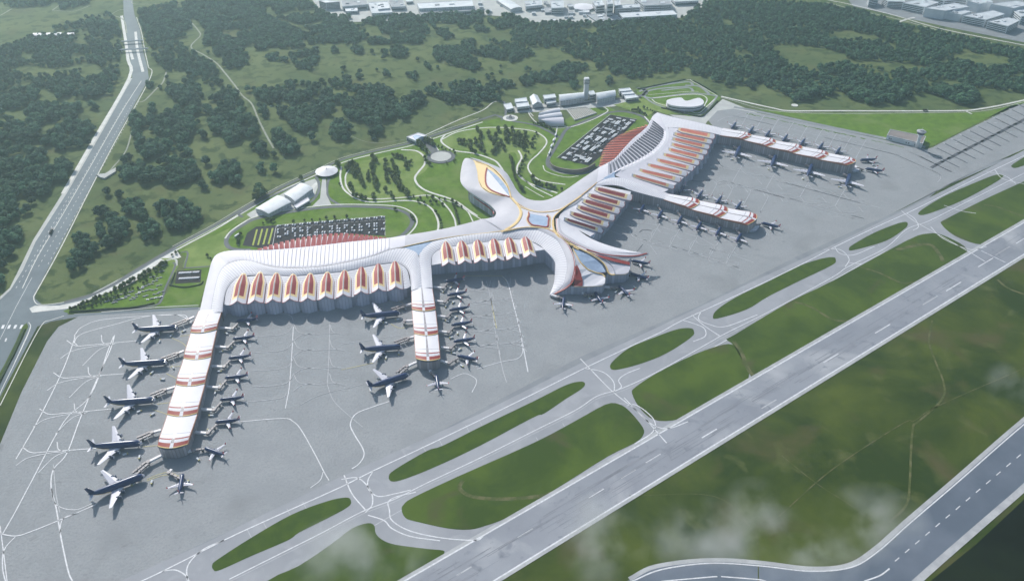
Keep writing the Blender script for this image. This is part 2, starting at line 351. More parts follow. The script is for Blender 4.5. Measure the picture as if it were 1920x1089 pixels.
# loops and cross links
for q in (
  [(305,1070),(330,1068),(350,1080),(355,1095)], [(352,1095),(352,1060),(380,1030),(420,1012)],
  [(645,890),(660,925),(685,955)], [(640,898),(672,896),(695,920),(698,945),(685,960)],
  [(700,882),(690,900),(692,918),(710,930),(740,925),(770,918)], [(730,955),(728,940),(745,930),(780,922)],
  [(730,955),(735,975),(770,995),(830,1008),(890,1012),(905,1006)], [(690,965),(720,975),(735,990),(770,1005),(825,1013)],
  [(1088,672),(1110,695),(1150,735),(1200,775),(1250,830)], [(1096,690),(1130,697),(1150,715),(1152,735)],
  [(1150,735),(1165,725),(1160,712),(1175,700),(1200,690)], [(1175,760),(1195,760),(1225,785),(1225,808),(1190,832)], [(1170,745),(1215,790),(1250,803),(1290,790)],
  [(1280,600),(1300,606),(1320,615),(1322,630),(1300,640)], [(1297,590),(1320,610),(1350,630)], [(1315,582),(1310,598),(1330,608),(1360,612),(1420,590)],
  [(1565,463),(1575,475),(1600,478),(1640,462)], [(1545,468),(1575,468),(1592,485),(1585,500)], [(1590,492),(1615,495)],
  [(1690,395),(1715,415),(1760,440),(1810,468),(1850,492)], [(1700,400),(1715,410),(1722,425),(1712,432)], [(1745,425),(1765,445),(1800,462),(1825,468),(1850,462)], [(1840,470),(1885,492)],
  [(1770,385),(1800,395),(1830,400)], [(1865,318),(1880,335),(1920,345)], [(1850,322),(1885,330),(1905,345)]):
    W(q, 1.7, 0)
for x, y in ((470,1000),(500,986),(545,962),(575,950),(800,845),(830,832),(880,805),(905,795),(1180,662),(1205,650),(1400,552),(1430,540),(1640,440),(1790,362)):
    ribbon(mb, [(x-7,y-9),(x+9,y+22)], .8, .385, 1, 0)
for x, y in ((640,1015),(700,995),(860,903),(900,885),(1010,828),(1060,802),(1260,694),(1400,622),(1480,575),(1620,500)):
    ribbon(mb, [(x-5,y-9),(x+5,y+9)], .8, .385, 1, 0)
# west apron stands
W([(213,630),(205,590+60),(170,740),(120,790),(60,900),(28,960),(5,1000)],1.5)
W([(140,628),(138,640),(115,700),(70,790),(30,860)],1.6)
W([(140,628),(155,612),(200,598),(330,590),(352,596),(362,612)],1.4)
W([(360,603),(330,590),(270,594),(215,608),(155,625),(140,640),(145,647)],1.4)
for (x0,y0,x1,y1) in ((135,650,262,638),(110,710,236,700),(84,778,212,766),(52,850,180,840)):
    W([(x0-10,y0-12),(x0+8,y0-2),(x0+40,y0-4),(x1,y1)],1.4)
    W([(x0-22,y0+22),(x0,y0+8),(x0+40,y0-1),(x0+70,y0-4)],1.2); W([(x0+55,y0-22),(x0+58,y0-8),(x0+75,y0-3)],1.2); W([(x0+20,y0+35),(x0+50,y0+6),(x0+80,y0-6)],1.2)
W([(215,628),(207,655),(180,715),(150,785),(125,850),(100,880),(96,915),(105,950),(115,1010),(128,1070),(136,1089)],1.7)
W([(180,945),(150,958),(110,975),(60,995),(30,1004),(0,1000)],1.6); W([(148,960),(118,972),(112,1000)],1.2); W([(30,1004),(8,1030),(5,1065),(12,1095)],1.4); W([(0,985),(6,1030),(14,1095)],1.2)
W([(96,915),(105,945),(140,955),(180,940)],1.1); W([(100,870),(105,925),(112,960)],1.2,1)
# between the west piers
W([(480,590),(528,588),(545,592),(550,602)],1.1,1)
W([(550,612),(548,650),(543,720),(538,750),(535,765)],1.3); W([(618,605),(617,660),(614,722)],1.2,1)
for y in (628,658,692,722): 
    W([(470,y+3),(520,y),(540,y-6),(549,y-18)],1.0,1); W([(550,y-22),(560,y-6),(585,y-2),(640,y-4)],1.0,1); W([(548,y+12),(565,y),(590,y-3)],1.0,1); W([(618,y-22),(625,y-6),(650,y)],1.0,1)
W([(450,790),(530,784),(550,790),(565,806),(590,850),(608,885),(617,900)],1.3,0); W([(606,884),(600,900),(582,914)],1.2,0); W([(455,754),(525,746),(538,735)],1.1,1)
W([(614,722),(625,750),(650,775),(680,800)],.9,1)
W([(730,752),(700,762),(668,775),(657,795),(665,815),(680,840),(682,855),(672,870),(660,878)],1.7,0)
W([(640,645),(752,627)],1.0,1); W([(640,693),(700,680)],1.0,2); W([(560,760),(600,740),(680,720)],.8,1)
for q in ([(320,632),(345,645),(352,660),(345,672)],[(312,700),(335,712),(345,725)],[(285,767),(310,775),(316,780)],[(275,898),(300,888),(318,885),(335,892)],[(275,901),(300,892),(318,889)],[(338,630),(362,627)],[(318,688),(350,685)],[(295,757),(322,754)],[(268,837),(300,834)],[(732,560),(752,566),(758,572)],[(733,607),(750,615),(772,610)],[(340,808),(352,800)]):
    W(q, 1.0, 2)
# centre-east of pier two
W([(912,527),(920,560),(930,630),(942,690),(950,717)],1.3,1); W([(942,518),(952,530),(960,560),(975,620),(990,697)],1.8,0); W([(920,560),(931,615)],1.2,2)
W([(870,517),(930,517),(942,518),(950,528)],1.1,2)
for k, y in enumerate((545,567,594,622,649)):
    x = 875+k*2; W([(x,y),(905+k*3,y-3),(960+k*6,y-8)],1.2,1); W([(x+15,y),(915+k*3,y-6),(920+k*3,y-20)],1.1,1); W([(x+15,y),(920+k*3,y+4),(926+k*3,y+16)],1.1,1)
    W([(940+k*4,y-6),(955+k*5,y-12),(957+k*5,y-24)],1.1,1); W([(940+k*4,y-6),(958+k*5,y),(964+k*6,y+10)],1.1,1)
W([(895,691),(940,678),(970,672),(980,660),(978,645)],1.2,0); W([(845,710),(870,700),(890,708),(893,718),(885,735)],1.2,0)
# stands south of pier three
W([(1195,420),(1183,432),(1190,445),(1230,458),(1280,470),(1340,487),(1392,508)],1.3,1); W([(1195,418),(1225,421),(1262,432),(1310,445),(1360,472),(1413,492)],1.2,1)
W([(1190,440),(1206,449),(1260,462),(1320,480),(1385,502)],1.5,3,dash=(5,16)); W([(1330,466),(1400,489)],1.5,3,dash=(5,9))
for (x,y) in ((1232,428),(1268,440),(1304,450),(1342,462),(1375,470)):
    W([(x+14,y-22),(x,y),(x-14,y+24)],1.2,1); W([(x,y),(x-8,y+6),(x-10,y+16),(x+6,y+22)],1.0,1); W([(x,y),(x+8,y+8),(x+25,y+10)],1.0,1); W([(x-14,y+24),(x-6,y+30),(x+14,y+26)],1.0,1)
W([(1198,436),(1206,431),(1222,432)],1.8,3); W([(1205,458),(1194,472)],1.2,3); W([(1219,460),(1232,477)],.9,1)
for k in range(6): W([(1138-k*-6,430-k*13),(1180+k*6,446-k*13)], .9, 1, 0)
# stands between piers three and four
W([(1292,338),(1312,340),(1335,336)],2.0,3)
W([(1335,336),(1360,342),(1420,356),(1480,372),(1560,398),(1620,412)],1.2,1); W([(1355,339),(1400,350)],1.6,3,dash=(7,9)); W([(1414,355),(1470,371)],1.8,3); W([(1480,372),(1620,410)],1.5,3,dash=(16,14))
W([(1344,298),(1348,308),(1360,316),(1420,328),(1480,345),(1560,365),(1650,390)],1.2,1); W([(1344,298),(1348,306),(1356,313)],1.8,3); W([(1470,342),(1640,388)],1.4,3,dash=(5,12))
for (x,y) in ((1388,316),(1450,330),(1514,345),(1580,362)):
    W([(x+18,y-26),(x,y),(x-14,y+24)],1.3,1); W([(x,y),(x-12,y+3),(x-24,y-4)],1.1,1); W([(x,y),(x+14,y+12),(x+40,y+14)],1.1,1); W([(x-14,y+24),(x,y+36),(x+34,y+34)],1.1,1); W([(x-14,y+24),(x-35,y+28),(x-50,y+20)],1.1,1)
for (x,y) in ((1420,336),(1458,346),(1541,370),(1610,388)): W([(x,y),(x+9,y+10)],1.0,1,0)
for (x,y) in ((1343,347),(1374,353),(1407,360),(1440,370)): W([(x-15,y+28),(x,y),(x-4,y-6)],1.2,1); W([(x,y),(x+14,y-4),(x+24,y+2),(x+28,y+8)],1.1,1)
for (x,y) in ((1370,237),(1340,400),(1425,398)): W([(x,y),(x+2,y-5)],1,1,0)
# north stands of pier four
W([(1345,228),(1362,220),(1392,220),(1420,226),(1500,246),(1620,275),(1665,285),(1700,298),(1752,322),(1764,332),(1758,342)],1.2,1); W([(1375,218),(1400,222)],1.3,3); W([(1405,224),(1680,290)],1.5,3,dash=(14,9)); W([(1680,290),(1752,322),(1764,330)],1.6,3)
for k in range(9):
    x = 1398+k*27.3; y = 228+k*6.6
    W([(x-12,y+16),(x,y-6),(x+8,y-18)],1.3,1); W([(x-4,y+2),(x-16,y-3),(x-24,y+2)],1.0,1); W([(x+5,y-12),(x-6,y-16),(x-18,y-12)],1.0,1)
W([(1700,282),(1750,305),(1790,324)],1.6,0,0); W([(1700,282),(1790,324)],1.0,3,0,dash=(4,8))
# remote stand crosses at the right
P0 = (1742,319); P1 = (1990,190)
for k in range(13):
    x = P0[0]+12+k*15.6; y = P0[1]-10-k*8.0
    if k % 2 == 0: W([(x-8,y+5.5),(x+14,y-7)], 8, 3, 0)
    else: W([(x-4,y+3),(x+12,y-6)], 6, 3, 0)
    hw = 1 if k % 3 else 1.25
    W([(x-29,y-15.5),(x+29,y+13)], 3.4*hw, 3, 0); W([(x-34,y-17.5),(x-29,y-15.5)], 3, 1, 0); W([(x-26,y-11.5),(x+22,y+12)], .9, 1, 0)
for (x,y) in ((1795,266),(1800,262),(1794,270),(1876,227),(1866,231),(1880,229)): W([(x-3,y),(x+3,y)],3,1,0)
mb.v = mb.v; marks = struct(mb, 'painted_markings', ['paint','faint','yellow','blackpaint'])
# small grass patches along the upper apron edge
mb = MB(); 
for k in range(60):
    t = k/59; x = 1398+t*300; y = 213+t*64
    if random.random() < .8: ribbon(mb, [(x-3,y-1),(x+random.uniform(1,5),y+random.uniform(-.5,1.5))], random.uniform(1.5,5), .3)
struct(mb, 'verge_grass', 'lawn')
# ------------------------------------------------------------ highway, roads
HL = [(-60,640),(0,562),(20,543),(43,506),(67,453),(125,363),(180,267),(248,147),(247,128),(240,90),(236,55),(232,28),(231,0),(230,-25)]
HR = [(-20,760),(50,604),(58,575),(66,548),(110,466),(163,363),(213,267),(279,147),(276,125),(268,95),(262,55),(252,28),(248,0),(246,-25)]
sheet('highway', HL+HR[::-1], .30, 'hwy')
sheet('crossing_road', [(-60,640),(20,543),(62,520),(66,560),(80,572),(120,566),(160,556),(230,520),(300,480),(330,462),(334,466),(300,486),(230,530),(160,566),(125,590),(372,574),(372,580),(150,592),(95,603),(70,612),(50,650),(-30,800),(-80,720)], .28, 'hwy')
sheet('highway_verge', [(0,556),(18,540),(38,500),(62,450),(120,358),(176,262),(243,147),(248,147),(180,267),(125,363),(67,453),(43,506),(20,543),(0,562)], .33, 'pave')
mb = MB()
ribbon(mb, [(42,540),(70,482),(110,415),(165,320),(225,215),(265,152)], 1.6, .42, 0, 3)
for pts in ([(118,363),(176,262),(242,147),(240,112),(234,67),(228,30)],): ribbon(mb, pts, 9, .38, 0, 4)
ribbon(mb, [(63,556),(112,468),(165,363),(215,267),(281,148),(278,125),(272,98),(265,60),(256,33)], 2.2, .42)
ribbon(mb, [(63,556),(65,565),(75,571),(110,568),(160,556),(230,520),(300,480),(420,418),(455,395)], 1.6, .42)
ribbon(mb, [(54,604),(56,618),(30,675),(8,720),(-10,760)], 1.2, .42); ribbon(mb, [(120,592),(95,600),(80,607),(55,650),(20,720),(0,760)], 1.4, .42)
for o in (0,): 
    ribbon(mb, [(268,135),(258,95),(254,60)], 8, .38); ribbon(mb, [(249,112),(243,92)], 8, .38)
struct(mb, 'highway_kerb', 'path')
mb = MB()
for a, b in (((58,500),(238,190)),((72,500),(252,188)),((90,495),(262,188)),((30,540),(140,350))): dashes(mb, a, b, 6, 12, .9, .44)
dashes(mb, (5,700),(45,612), 5, 8, .9, .44); ribbon(mb, [(0,636),(30,575),(60,520)], .7, .44, 0, 0); ribbon(mb, [(18,700),(50,630),(58,610)], .7, .44, 0, 0)
for k in range(4): 
    x = 4+k*11.5; ribbon(mb, [(x,616),(x+3,609)], 4.2, .44, 0, 0)
ribbon(mb, [(10,640),(12,634)], 2.5, .44, 0, 0)
struct(mb, 'road_markings', 'paint')
# median planting strip at lower left
sheet('median_strip', [(42,612),(50,605),(53,612),(40,640),(10,700),(-30,770),(-40,770),(10,680),(30,640)], .45, 'infield')
sheet('corner_meadow', [(56,612),(80,606),(146,594),(110,612),(88,640),(40,735),(0,832),(-80,960),(-80,900),(0,752)], .27, 'field')
# campus perimeter road and pale kerb
mb = MB()
PR = [(120,567),(190,545),(260,503),(325,465),(400,425),(455,392),(520,355),(592,322),(640,300),(700,284),(770,268),(840,245),(900,225),(930,215)]
ribbon(mb, PR, 7, .48); struct(mb, 'perimeter_road', 'road')
mb = MB()
ribbon(mb, [(p[0]+5,p[1]+4) for p in PR[1:-1]], 4, .46); ribbon(mb, [(p[0]-2,p[1]-3) for p in PR[3:-1]], 1.2, .50)
ribbon(mb, [(794,255),(860,225),(905,207),(925,192),(943,190)], 3, .46)
sheet('roadside_paving', [(55,578),(65,573),(110,573),(160,562),(230,528),(290,490),(330,468),(340,482),(325,487),(300,492),(250,530),(185,555),(130,578),(60,586)], .47, 'path')
# outer boundary road on the right
ribbon(mb, [(1352,181),(1400,192),(1450,203),(1480,208),(1560,208),(1780,208),(1840,204),(1920,188),(1990,170)], 6.5, .46)
ribbon(mb, [(1352,183),(1480,211),(1780,211),(1850,207),(1930,189)], 1.6, .50)
ribbon(mb, [(1550,0),(1600,10),(1680,30),(1740,48),(1800,62),(1925,86)], 6, .46); ribbon(mb, [(1550,5),(1600,18),(1690,38),(1800,68),(1925,95)], 2.5, .46); ribbon(mb, [(1684,42),(1702,36),(1715,33)], 9, .46)
ribbon(mb, [(1812,209),(1822,214)], 5, .5, 0, 0)
struct(mb, 'pale_road', 'path')
mb = MB()
for pts, w in (([(355,38),(372,58),(375,68),(358,88),(380,102),(405,118),(420,135),(440,160),(455,180),(472,195),(485,225),(500,255),(513,278)],4.5), ([(312,135),(305,155),(290,170),(272,188),(262,192)],4.5), ([(250,232),(245,255),(235,285),(215,310),(200,325),(185,328)],3.5), ([(208,28),(232,38),(238,62)],4), ([(208,28),(222,20),(232,18)],3), ([(640,247),(700,268),(795,256)],1), ([(248,0),(255,8),(340,7)],3),([(0,30),(22,17)],5),([(98,20),(125,0)],4),([(98,20),(140,21),(170,10)],3)):
    ribbon(mb, pts, w, .40)
struct(mb, 'country_track', 'track')
# terminal gardens -------------------------------------------------------------
sheet('garden_lawn', [(640,300),(700,286),(770,271),(840,250),(900,229),(935,222),(990,228),(1040,236),(1120,190),(1160,210),(1222,215),(1240,240),(1130,320),(1060,400),(960,400),(930,440),(700,470),(480,480),(395,500),(345,480),(330,465),(400,427),(455,398),(520,362),(592,330)], .32, 'lawn')
for pts in ([(650,330),(668,305),(705,298),(780,282),(805,300),(798,320),(778,335),(780,352),(800,368),(760,372),(700,376),(660,365),(645,350)], [(830,262),(850,250),(900,240),(985,238),(1018,252),(1025,270),(1000,290),(990,310),(975,312),(968,290),(960,286),(940,290),(900,285),(850,278),(835,272)], [(340,470),(430,428),(460,405),(480,398),(440,420),(425,440),(424,460),(430,470),(400,482),(394,500),(350,502),(343,498),(352,470)]):
    sheet('meadow_lawn', pts, .38, 'lawn2', 4)
sheet('service_lawn', [(290,578),(350,500),(395,500),(392,520),(372,575)], .36, 'lawn')
sheet('triangle_lawn', [(118,583),(190,556),(250,530),(318,490),(328,488),(326,500),(300,560),(290,575),(200,582),(130,588)], .50, 'lawn')
sheet('central_court', [(300,484),(332,484),(334,500),(308,545),(300,560),(320,520),(325,496)], .52, 'meadow' if 0 else 'lawn2')
mb = MB()
for pts, w in (
  ([(640,312),(638,332),(642,350),(652,362),(672,374),(700,379),(760,376),(790,380),(810,392),(820,410),(822,425),(818,440)],4.2),
  ([(752,281),(780,283),(795,294),(796,308),(785,322),(778,334),(785,348),(805,360),(850,375),(880,395),(895,405)],5),
  ([(655,318),(648,330),(650,350),(665,366),(700,373),(760,370),(800,366),(820,372),(840,390),(852,410),(855,425)],3.6),
  ([(820,372),(850,380),(875,395),(885,412),(889,420)],2.6),
  ([(875,395),(900,410),(907,415)],2.5),
  ([(835,252),(827,264),(838,275),(855,283),(890,288),(925,300),(938,312),(948,330),(955,342)],5),
  ([(828,262),(860,247),(920,239),(990,244),(1016,254),(1025,268),(1010,288),(995,302),(990,315),(1000,330),(1020,340),(1060,346)],3.8),
  ([(972,282),(978,296),(970,312),(972,328),(990,342),(1015,352),(1045,362)],4.5),
  ([(975,330),(1000,350),(1036,368)],3), ([(985,350),(1005,362),(1020,370)],2),
  ([(1046,232),(1040,262),(1030,285),(1026,300),(1030,315),(1050,324),(1075,327)],3)):
    ribbon(mb, pts, w, .55)
struct(mb, 'garden_path', 'path')
# ring roads
mb = MB()
ribbon(mb, [(470,468),(450,468),(430,464),(424,452),(432,438),(455,422),(480,410),(540,398),(620,388),(700,388),(745,393),(768,404),(772,420),(755,440),(735,448)], 9, .56)
ribbon(mb, [(592,330),(598,345),(596,362),(580,380),(540,395)], 6.5, .57); ribbon(mb, [(617,333),(613,350),(616,370),(640,386)], 6.5, .57); ribbon(mb, [(455,407),(448,402),(458,395),(500,372),(560,345)], 6, .57)
ribbon(mb, [(1232,250),(1210,222),(1180,211),(1150,210),(1120,218),(1085,232),(1062,243),(1050,262),(1036,285),(1027,300),(1030,313),(1050,322),(1085,326),(1110,320),(1140,300)], 9, .56)
ribbon(mb, [(930,216),(957,226),(1000,234),(1030,247),(1048,258)], 8, .56); ribbon(mb, [(945,190),(948,215),(940,226)], 6, .57)
ribbon(mb, [(798,262),(812,280),(820,290)], 22, .56, 0, 0)
ribbon(mb, [(980,204),(1060,200),(1120,190),(1200,180),(1210,170),(1195,165)], 12, .56)
struct(mb, 'ring_road', 'road')
mb = MB()
ribbon(mb, [(422,447),(432,434),(455,418),(480,406),(540,394),(620,384),(700,384),(750,388),(776,402),(781,420),(765,440),(748,446)], 3.5, .60)
ribbon(mb, [(1046,232),(1070,238),(1110,225),(1130,215),(1140,207),(1130,200)], 3, .6); ribbon(mb, [(1018,310),(1025,322),(1060,332),(1085,330)], 2, .6)
ribbon(mb, [(1000,218),(990,208),(996,220),(1010,232),(1040,240),(1070,238)], 2.6, .6); ribbon(mb, [(1208,218),(1220,232),(1222,240)], 4, .6)
ribbon(mb, [(807,258),(826,288)], 2, .62, 0, 0); ribbon(mb, [(790,262),(806,290)], 2, .62, 0, 0)
ribbon(mb, [(480,404),(560,372),(598,340)], 9, .54); sheet('forecourt', [(462,402),(500,380),(560,345),(590,335),(598,345),(590,368),(560,388),(500,402),(470,408)], .52, 'pave')
sheet('forecourt', [(604,335),(611,335),(612,365),(622,385),(585,387),(600,372)], .59, 'pave')
sheet('service_yard', [(960,200),(1000,196),(1080,190),(1150,186),(1200,178),(1205,190),(1150,200),(1060,206),(1010,210),(965,212)], .50, 'pave')
sheet('upper_lawn', [(1150,197),(1200,185),(1240,193),(1290,215),(1250,215),(1230,208),(1215,218),(1190,210)], .52, 'lawn2')
struct(mb, 'pavement', 'path')
# upper ring plot
sheet('ring_plot', [(1192,168),(1210,162),(1285,151),(1300,155),(1345,178),(1352,184),(1335,205),(1318,218),(1290,218),(1230,198),(1200,188)], .50, 'lawn')
mb = MB()
ribbon(mb, [(1198,172),(1225,163),(1285,154),(1298,158),(1290,162),(1240,166),(1212,172),(1207,180),(1225,184),(1270,178),(1300,175),(1330,178),(1345,180)], 8, .56)
ribbon(mb, [(1285,160),(1310,162),(1325,172),(1330,178)], 8, .57); ribbon(mb, [(1345,180),(1330,200),(1316,213),(1300,215),(1235,198),(1205,180)], 6, .57)
ribbon(mb, [(1240,170),(1290,165),(1300,172)], 7, .57)
struct(mb, 'ring_plot_road', 'road_light')
mb = MB(); ribbon(mb, [(1200,168),(1285,151),(1300,154),(1345,180)], 2, .6); ribbon(mb, [(1222,186),(1236,195),(1290,208),(1310,212),(1325,200),(1340,186)], 3, .6); ribbon(mb, [(1224,184),(1300,177),(1325,184),(1320,200)], 3, .6); ribbon(mb, [(1215,178),(1290,172),(1310,172)], 1.6, .6); struct(mb, 'ring_plot_kerb', 'path')
# car parks
LOT_W = [(455,460),(463,437),(480,425),(520,422),(722,405),(722,442),(640,438),(560,448),(500,466)]
sheet('west_car_park', LOT_W, .60, 'lot')
LOT_E = [(1044,296),(1144,215),(1195,224),(1170,250),(1130,290),(1105,311)]
sheet('east_car_park', LOT_E, .60, 'lot')
mb = MB()
for k in range(4): ribbon(mb, [(474+k*9.8,460-k*.8),(482+k*9.8,430-k*.8)], 3.6, .66, 0, 0)
struct(mb, 'planted_strip', 'lime')
mb = MB()
ribbon(mb, [(518,423),(511,460)], .8, .66, 0, 0); ribbon(mb, [(519,422),(722,404.5),(722,441)], .8, .66, 0, 0)
for y0, y1 in ((428,411),): dashes(mb, (520,y0), (722,y1), 7, 2.5, .6, .66)
for a, b in (((1060,298),(1150,222)),((1075,302),(1165,226)),((1088,305),(1180,232))): dashes(mb, a, b, 10, 6, .8, .66)
ribbon(mb, [(1044,296),(1144,215),(1195,224)], .9, .66, 0, 0)
struct(mb, 'bay_markings', 'paint')
# small lots by the west gate
sheet('small_car_park', [(332,508),(378,505),(376,529),(328,532)], .52, 'lot')
mb = MB(); ribbon(mb, [(325,492),(328,500),(310,540),(303,562),(290,572),(240,578),(140,585)], 4, .62); ribbon(mb, [(340,473),(352,474),(347,498),(350,502),(394,499)], 3.6, .62); struct(mb, 'service_lane', 'road')
mb = MB(); ribbon(mb, [(190,585),(240,581),(290,576),(372,572)], 2.2, .6, 0, 0); ribbon(mb, [(300,492),(320,486),(330,487),(331,498)], 4, .6); struct(mb, 'lane_kerb', 'pave')
sheet('city_ground', [(585,0),(600,20),(640,42),(760,40),(890,28),(960,32),(1000,42),(1120,44),(1190,38),(1275,34),(1312,18),(1330,0),(1330,-60),(560,-60)], .3, 'pave')
sheet('campus_ground', [(1590,0),(1600,12),(1680,30),(1780,52),(1920,80),(2100,110),(2100,-80),(1600,-80)], .3, 'road_light')
sheet('north_verge', [(1540,-10),(1560,8),(1660,32),(1700,44),(1920,92),(2000,105),(2000,120),(1920,102),(1700,52),(1640,32),(1540,12)], .25, 'infield')
# ================================================================ THE TERMINAL
def V(px, py, z): return P(px, py, z)
def resample(A, B, n=300):
    """two traced curves of equal station count -> smooth dense pairs parametrised by mid-line length"""
    A = cr([V(*a) for a in A], 14); B = cr([V(*b) for b in B], 14)
    A = np.array(A); B = np.array(B)
    if len(A) != len(B):
        def even(Q):
            t = np.concatenate([[0], np.cumsum(np.linalg.norm(np.diff(Q, axis=0), axis=1))]); t /= t[-1]
            return np.stack([np.interp(np.linspace(0,1,200), t, Q[:,k]) for k in range(3)], 1)
        A, B = even(A), even(B)
    m = (A+B)/2
    s = np.concatenate([[0], np.cumsum(np.linalg.norm(np.diff(m, axis=0), axis=1))]); s /= s[-1]
    def at(u): return (np.array([np.interp(u, s, A[:,k]) for k in range(3)]), np.array([np.interp(u, s, B[:,k]) for k in range(3)]))
    return at
TERM = empty('airport_terminal', P(960,440,0), 0, 'sprawling white airport terminal with red gabled skylights and four long piers', 'airport terminal')
TI = Matrix.Translation(TERM.location).inverted()
def tb(mb, name, mats, parent=None, smooth=False):
    """build in world coordinates under the terminal"""
    o = mb.build(name, mats, parent or TERM, smooth)
    o.matrix_parent_inverse = TI if not parent else Matrix.Identity(4)
    return o
def shell(name, A, B, vb, nu=100, bulge=0., ribs=None, lines=None, trimA=None, trimB=None, drop=1.6, mats=None, urange=None):
    """roof surface lofted between two traced edges; vb = [(v0,v1,mat)...]"""
    at = resample(A, B); mb = MB()
    names = []
    def mi(n):
        if n not in names: names.append(n)
        return names.index(n)
    vs = []
    for v0, v1, m in vb:
        k = max(1, int((v1-v0)/.13)); vs += [(v0+(v1-v0)*i/k, m) for i in range(k)]
    vs.append((vb[-1][1], None))
    us = []  # (u, offset, override material for the cell that follows)
    if ribs:
        N, u0, u1, amp, fr = ribs
        for k in range(N):
            us.append((k/N, 0, None)); 
            if u0 <= k/N < u1: us += [((k+fr)/N, amp, 'step'), ((k+.995)/N, 0, None)] if fr > .6 else [((k+fr)/N, -amp, 'SL')  , ((k+.96)/N, -amp*.9, 'SL')]
        us.append((1, 0, None))
    elif lines:
        N, fr, lm = lines
        for k in range(N): us += [(k/N, 0, lm), ((k+fr)/N, 0, None)]
        us.append((1, 0, None))
    else: us = [(k/nu, 0, None) for k in range(nu+1)]
    rows = []
    for u, off, ov in us:
        a, b = at(u); row = []
        for v, m in vs:
            p = a*(1-v)+b*v; p[2] += bulge*math.sin(math.pi*v)+off*min(1, 2.2*math.sin(math.pi*v)); row.append(tuple(p))
        rows.append(row)
    nv = len(vs); verts = [p for r in rows for p in r]; fs = []; ms = []
    for i in range(len(us)-1):
        for j in range(nv-1):
            q = (i*nv+j, (i+1)*nv+j, (i+1)*nv+j+1, i*nv+j+1)
            v = vs[j][0]; ov = us[i][2]; m = vs[j][1]
            if ov == 'SL': m = 'slit' if .18 < (vs[j][0]+vs[j+1][0])/2 < .8 else m
            elif ov and m in LINEABLE: m = ov
            fs.append(q); ms.append(mi(m))
    # consistent upward normals
    a, b, c = (np.array(verts[fs[len(fs)//2][k]]) for k in (0,1,2))
    if np.cross(b-a, c-a)[2] < 0: fs = [f[::-1] for f in fs]
    mb.add(verts, fs, ms)
    for j, tr in ((0, trimA), (nv-1, trimB)):
        if tr:
            e = mi(tr); ed = [rows[i][j] for i in range(len(us))]
            mb.add(ed+[(x,y,z-drop) for x,y,z in ed], [(i,i+1,len(ed)+i+1,len(ed)+i) for i in range(len(ed)-1)], e)
    return tb(mb, name, names)
LINEABLE = {'roofw','roof','grey'}
def wall(name, pts, m='wall', smooth=4, inset=0, base=0, parent=None):
    q = [Vector(p) for p in cr([V(*p) for p in pts], smooth)]; mb = MB(); acc = 0
    for i in range(len(q)-1):
        a, b = q[i], q[i+1]; d = math.dist(a[:2], b[:2])
        mb.add([(a.x,a.y,base),(b.x,b.y,base),(b.x,b.y,b.z-.3),(a.x,a.y,a.z-.3)], [(0,1,2,3)], 0, [(acc,0),(acc+d,0),(acc+d,b.z),(acc,a.z)]); acc += d
    return tb(mb, name, m, parent)
def polyroof(name, pts, m, smooth=3, drop=1.2, trim=None, parent=None):
    q = [Vector(p) for p in cr([V(*p) for p in pts], smooth, True)] if smooth else [V(*p) for p in pts]
    mb = MB(); mb.poly(q, 0); n = len(q)
    mb.add([tuple(p) for p in q]+[(p.x,p.y,p.z-drop) for p in q], [(i,(i+1)%n,n+(i+1)%n,n+i) for i in range(n)], 1)
    return tb(mb, name, [m, trim or m], parent)
def strip(name, pts, w, m, parent=None, h=.6, smooth=8):
    """raised trim ribbon following a traced roof line (pts carry z)"""
    q = [Vector(p) for p in cr([V(*p) for p in pts], smooth)]; n = len(q); T = []; 
    for i in range(n):
        d = q[min(i+1,n-1)]-q[max(i-1,0)]; d.z = 0; d.normalize(); nn = Vector((-d.y,d.x,0))*w/2
        T.append([q[i]+nn-Vector((0,0,h)), q[i]+nn+Vector((0,0,h)), q[i]-nn+Vector((0,0,h)), q[i]-nn-Vector((0,0,h))])
    mb = MB(); mb.loft(T, 0); return tb(mb, name, m, parent)

# ---- west wing -----------------------------------------------------------------
WO = [(374,585,19),(383,545,22),(391,512,25),(398,488,27),(408,476,27),(430,470,27),(462,469,27),(500,469,28),(540,466,29),(600,460,30),(650,454,31),(700,449,32),(730,446,33),(760,441,34)]
WI = [(395,588,20),(400,558,24),(406,530,27),(414,508,29),(428,495,30),(447,489,31),(468,489,32),(503,498,33),(537,502,33),(597,500,34),(650,491,35),(700,479,36),(730,468,36),(759,462,36)]
shell('outer_roof_band', WO, WI, [(0,.93,'roof'),(.93,1,'grey')], bulge=1.0, ribs=(66,.30,.93,1.5,.90), trimA='roofw', trimB='gold')
W2 = [(760,441,34),(810,433,35),(850,425,37),(885,416,39),(905,410,40)]; W2i = [(759,462,36),(813,450,37),(862,442,39),(902,438,40),(943,433,42)]
shell('outer_roof_band', W2, W2i, [(0,.97,'grey'),(.97,1,'gold')], bulge=1.0, trimA='roofw', trimB='gold')
MO = [(395,588,20),(400,558,24),(406,530,27),(414,508,29),(428,495,30),(447,489,31),(468,489,32),(503,498,32.6),(537,502,32.6),(597,500,33.6),(650,491,34.6),(700,479,35.6),(730,468,35.6),(755,465,35),(772,469,34),(781,474,33),(785,481,31),(790,505,26),(791,540,20)]
MI = [(417,585,20),(419,566,23),(425,543,25),(437,527,26),(452,519,27),(470,516,27),(497,516,27),(525,517,27.5),(552,517,28),(600,513,28.5),(650,508,29),(697,498,29.5),(722,494,29.5),(738,493,29),(752,496,28),(762,503,27),(768,515,25),(770,532,22),(771,545,20)]
shell('ribbed_roof_band', MO, MI, [(0,.9,'roofw'),(.9,1,'grey')], bulge=1.5, lines=(105,.2,'rib'), trimA='gold', trimB='seam')
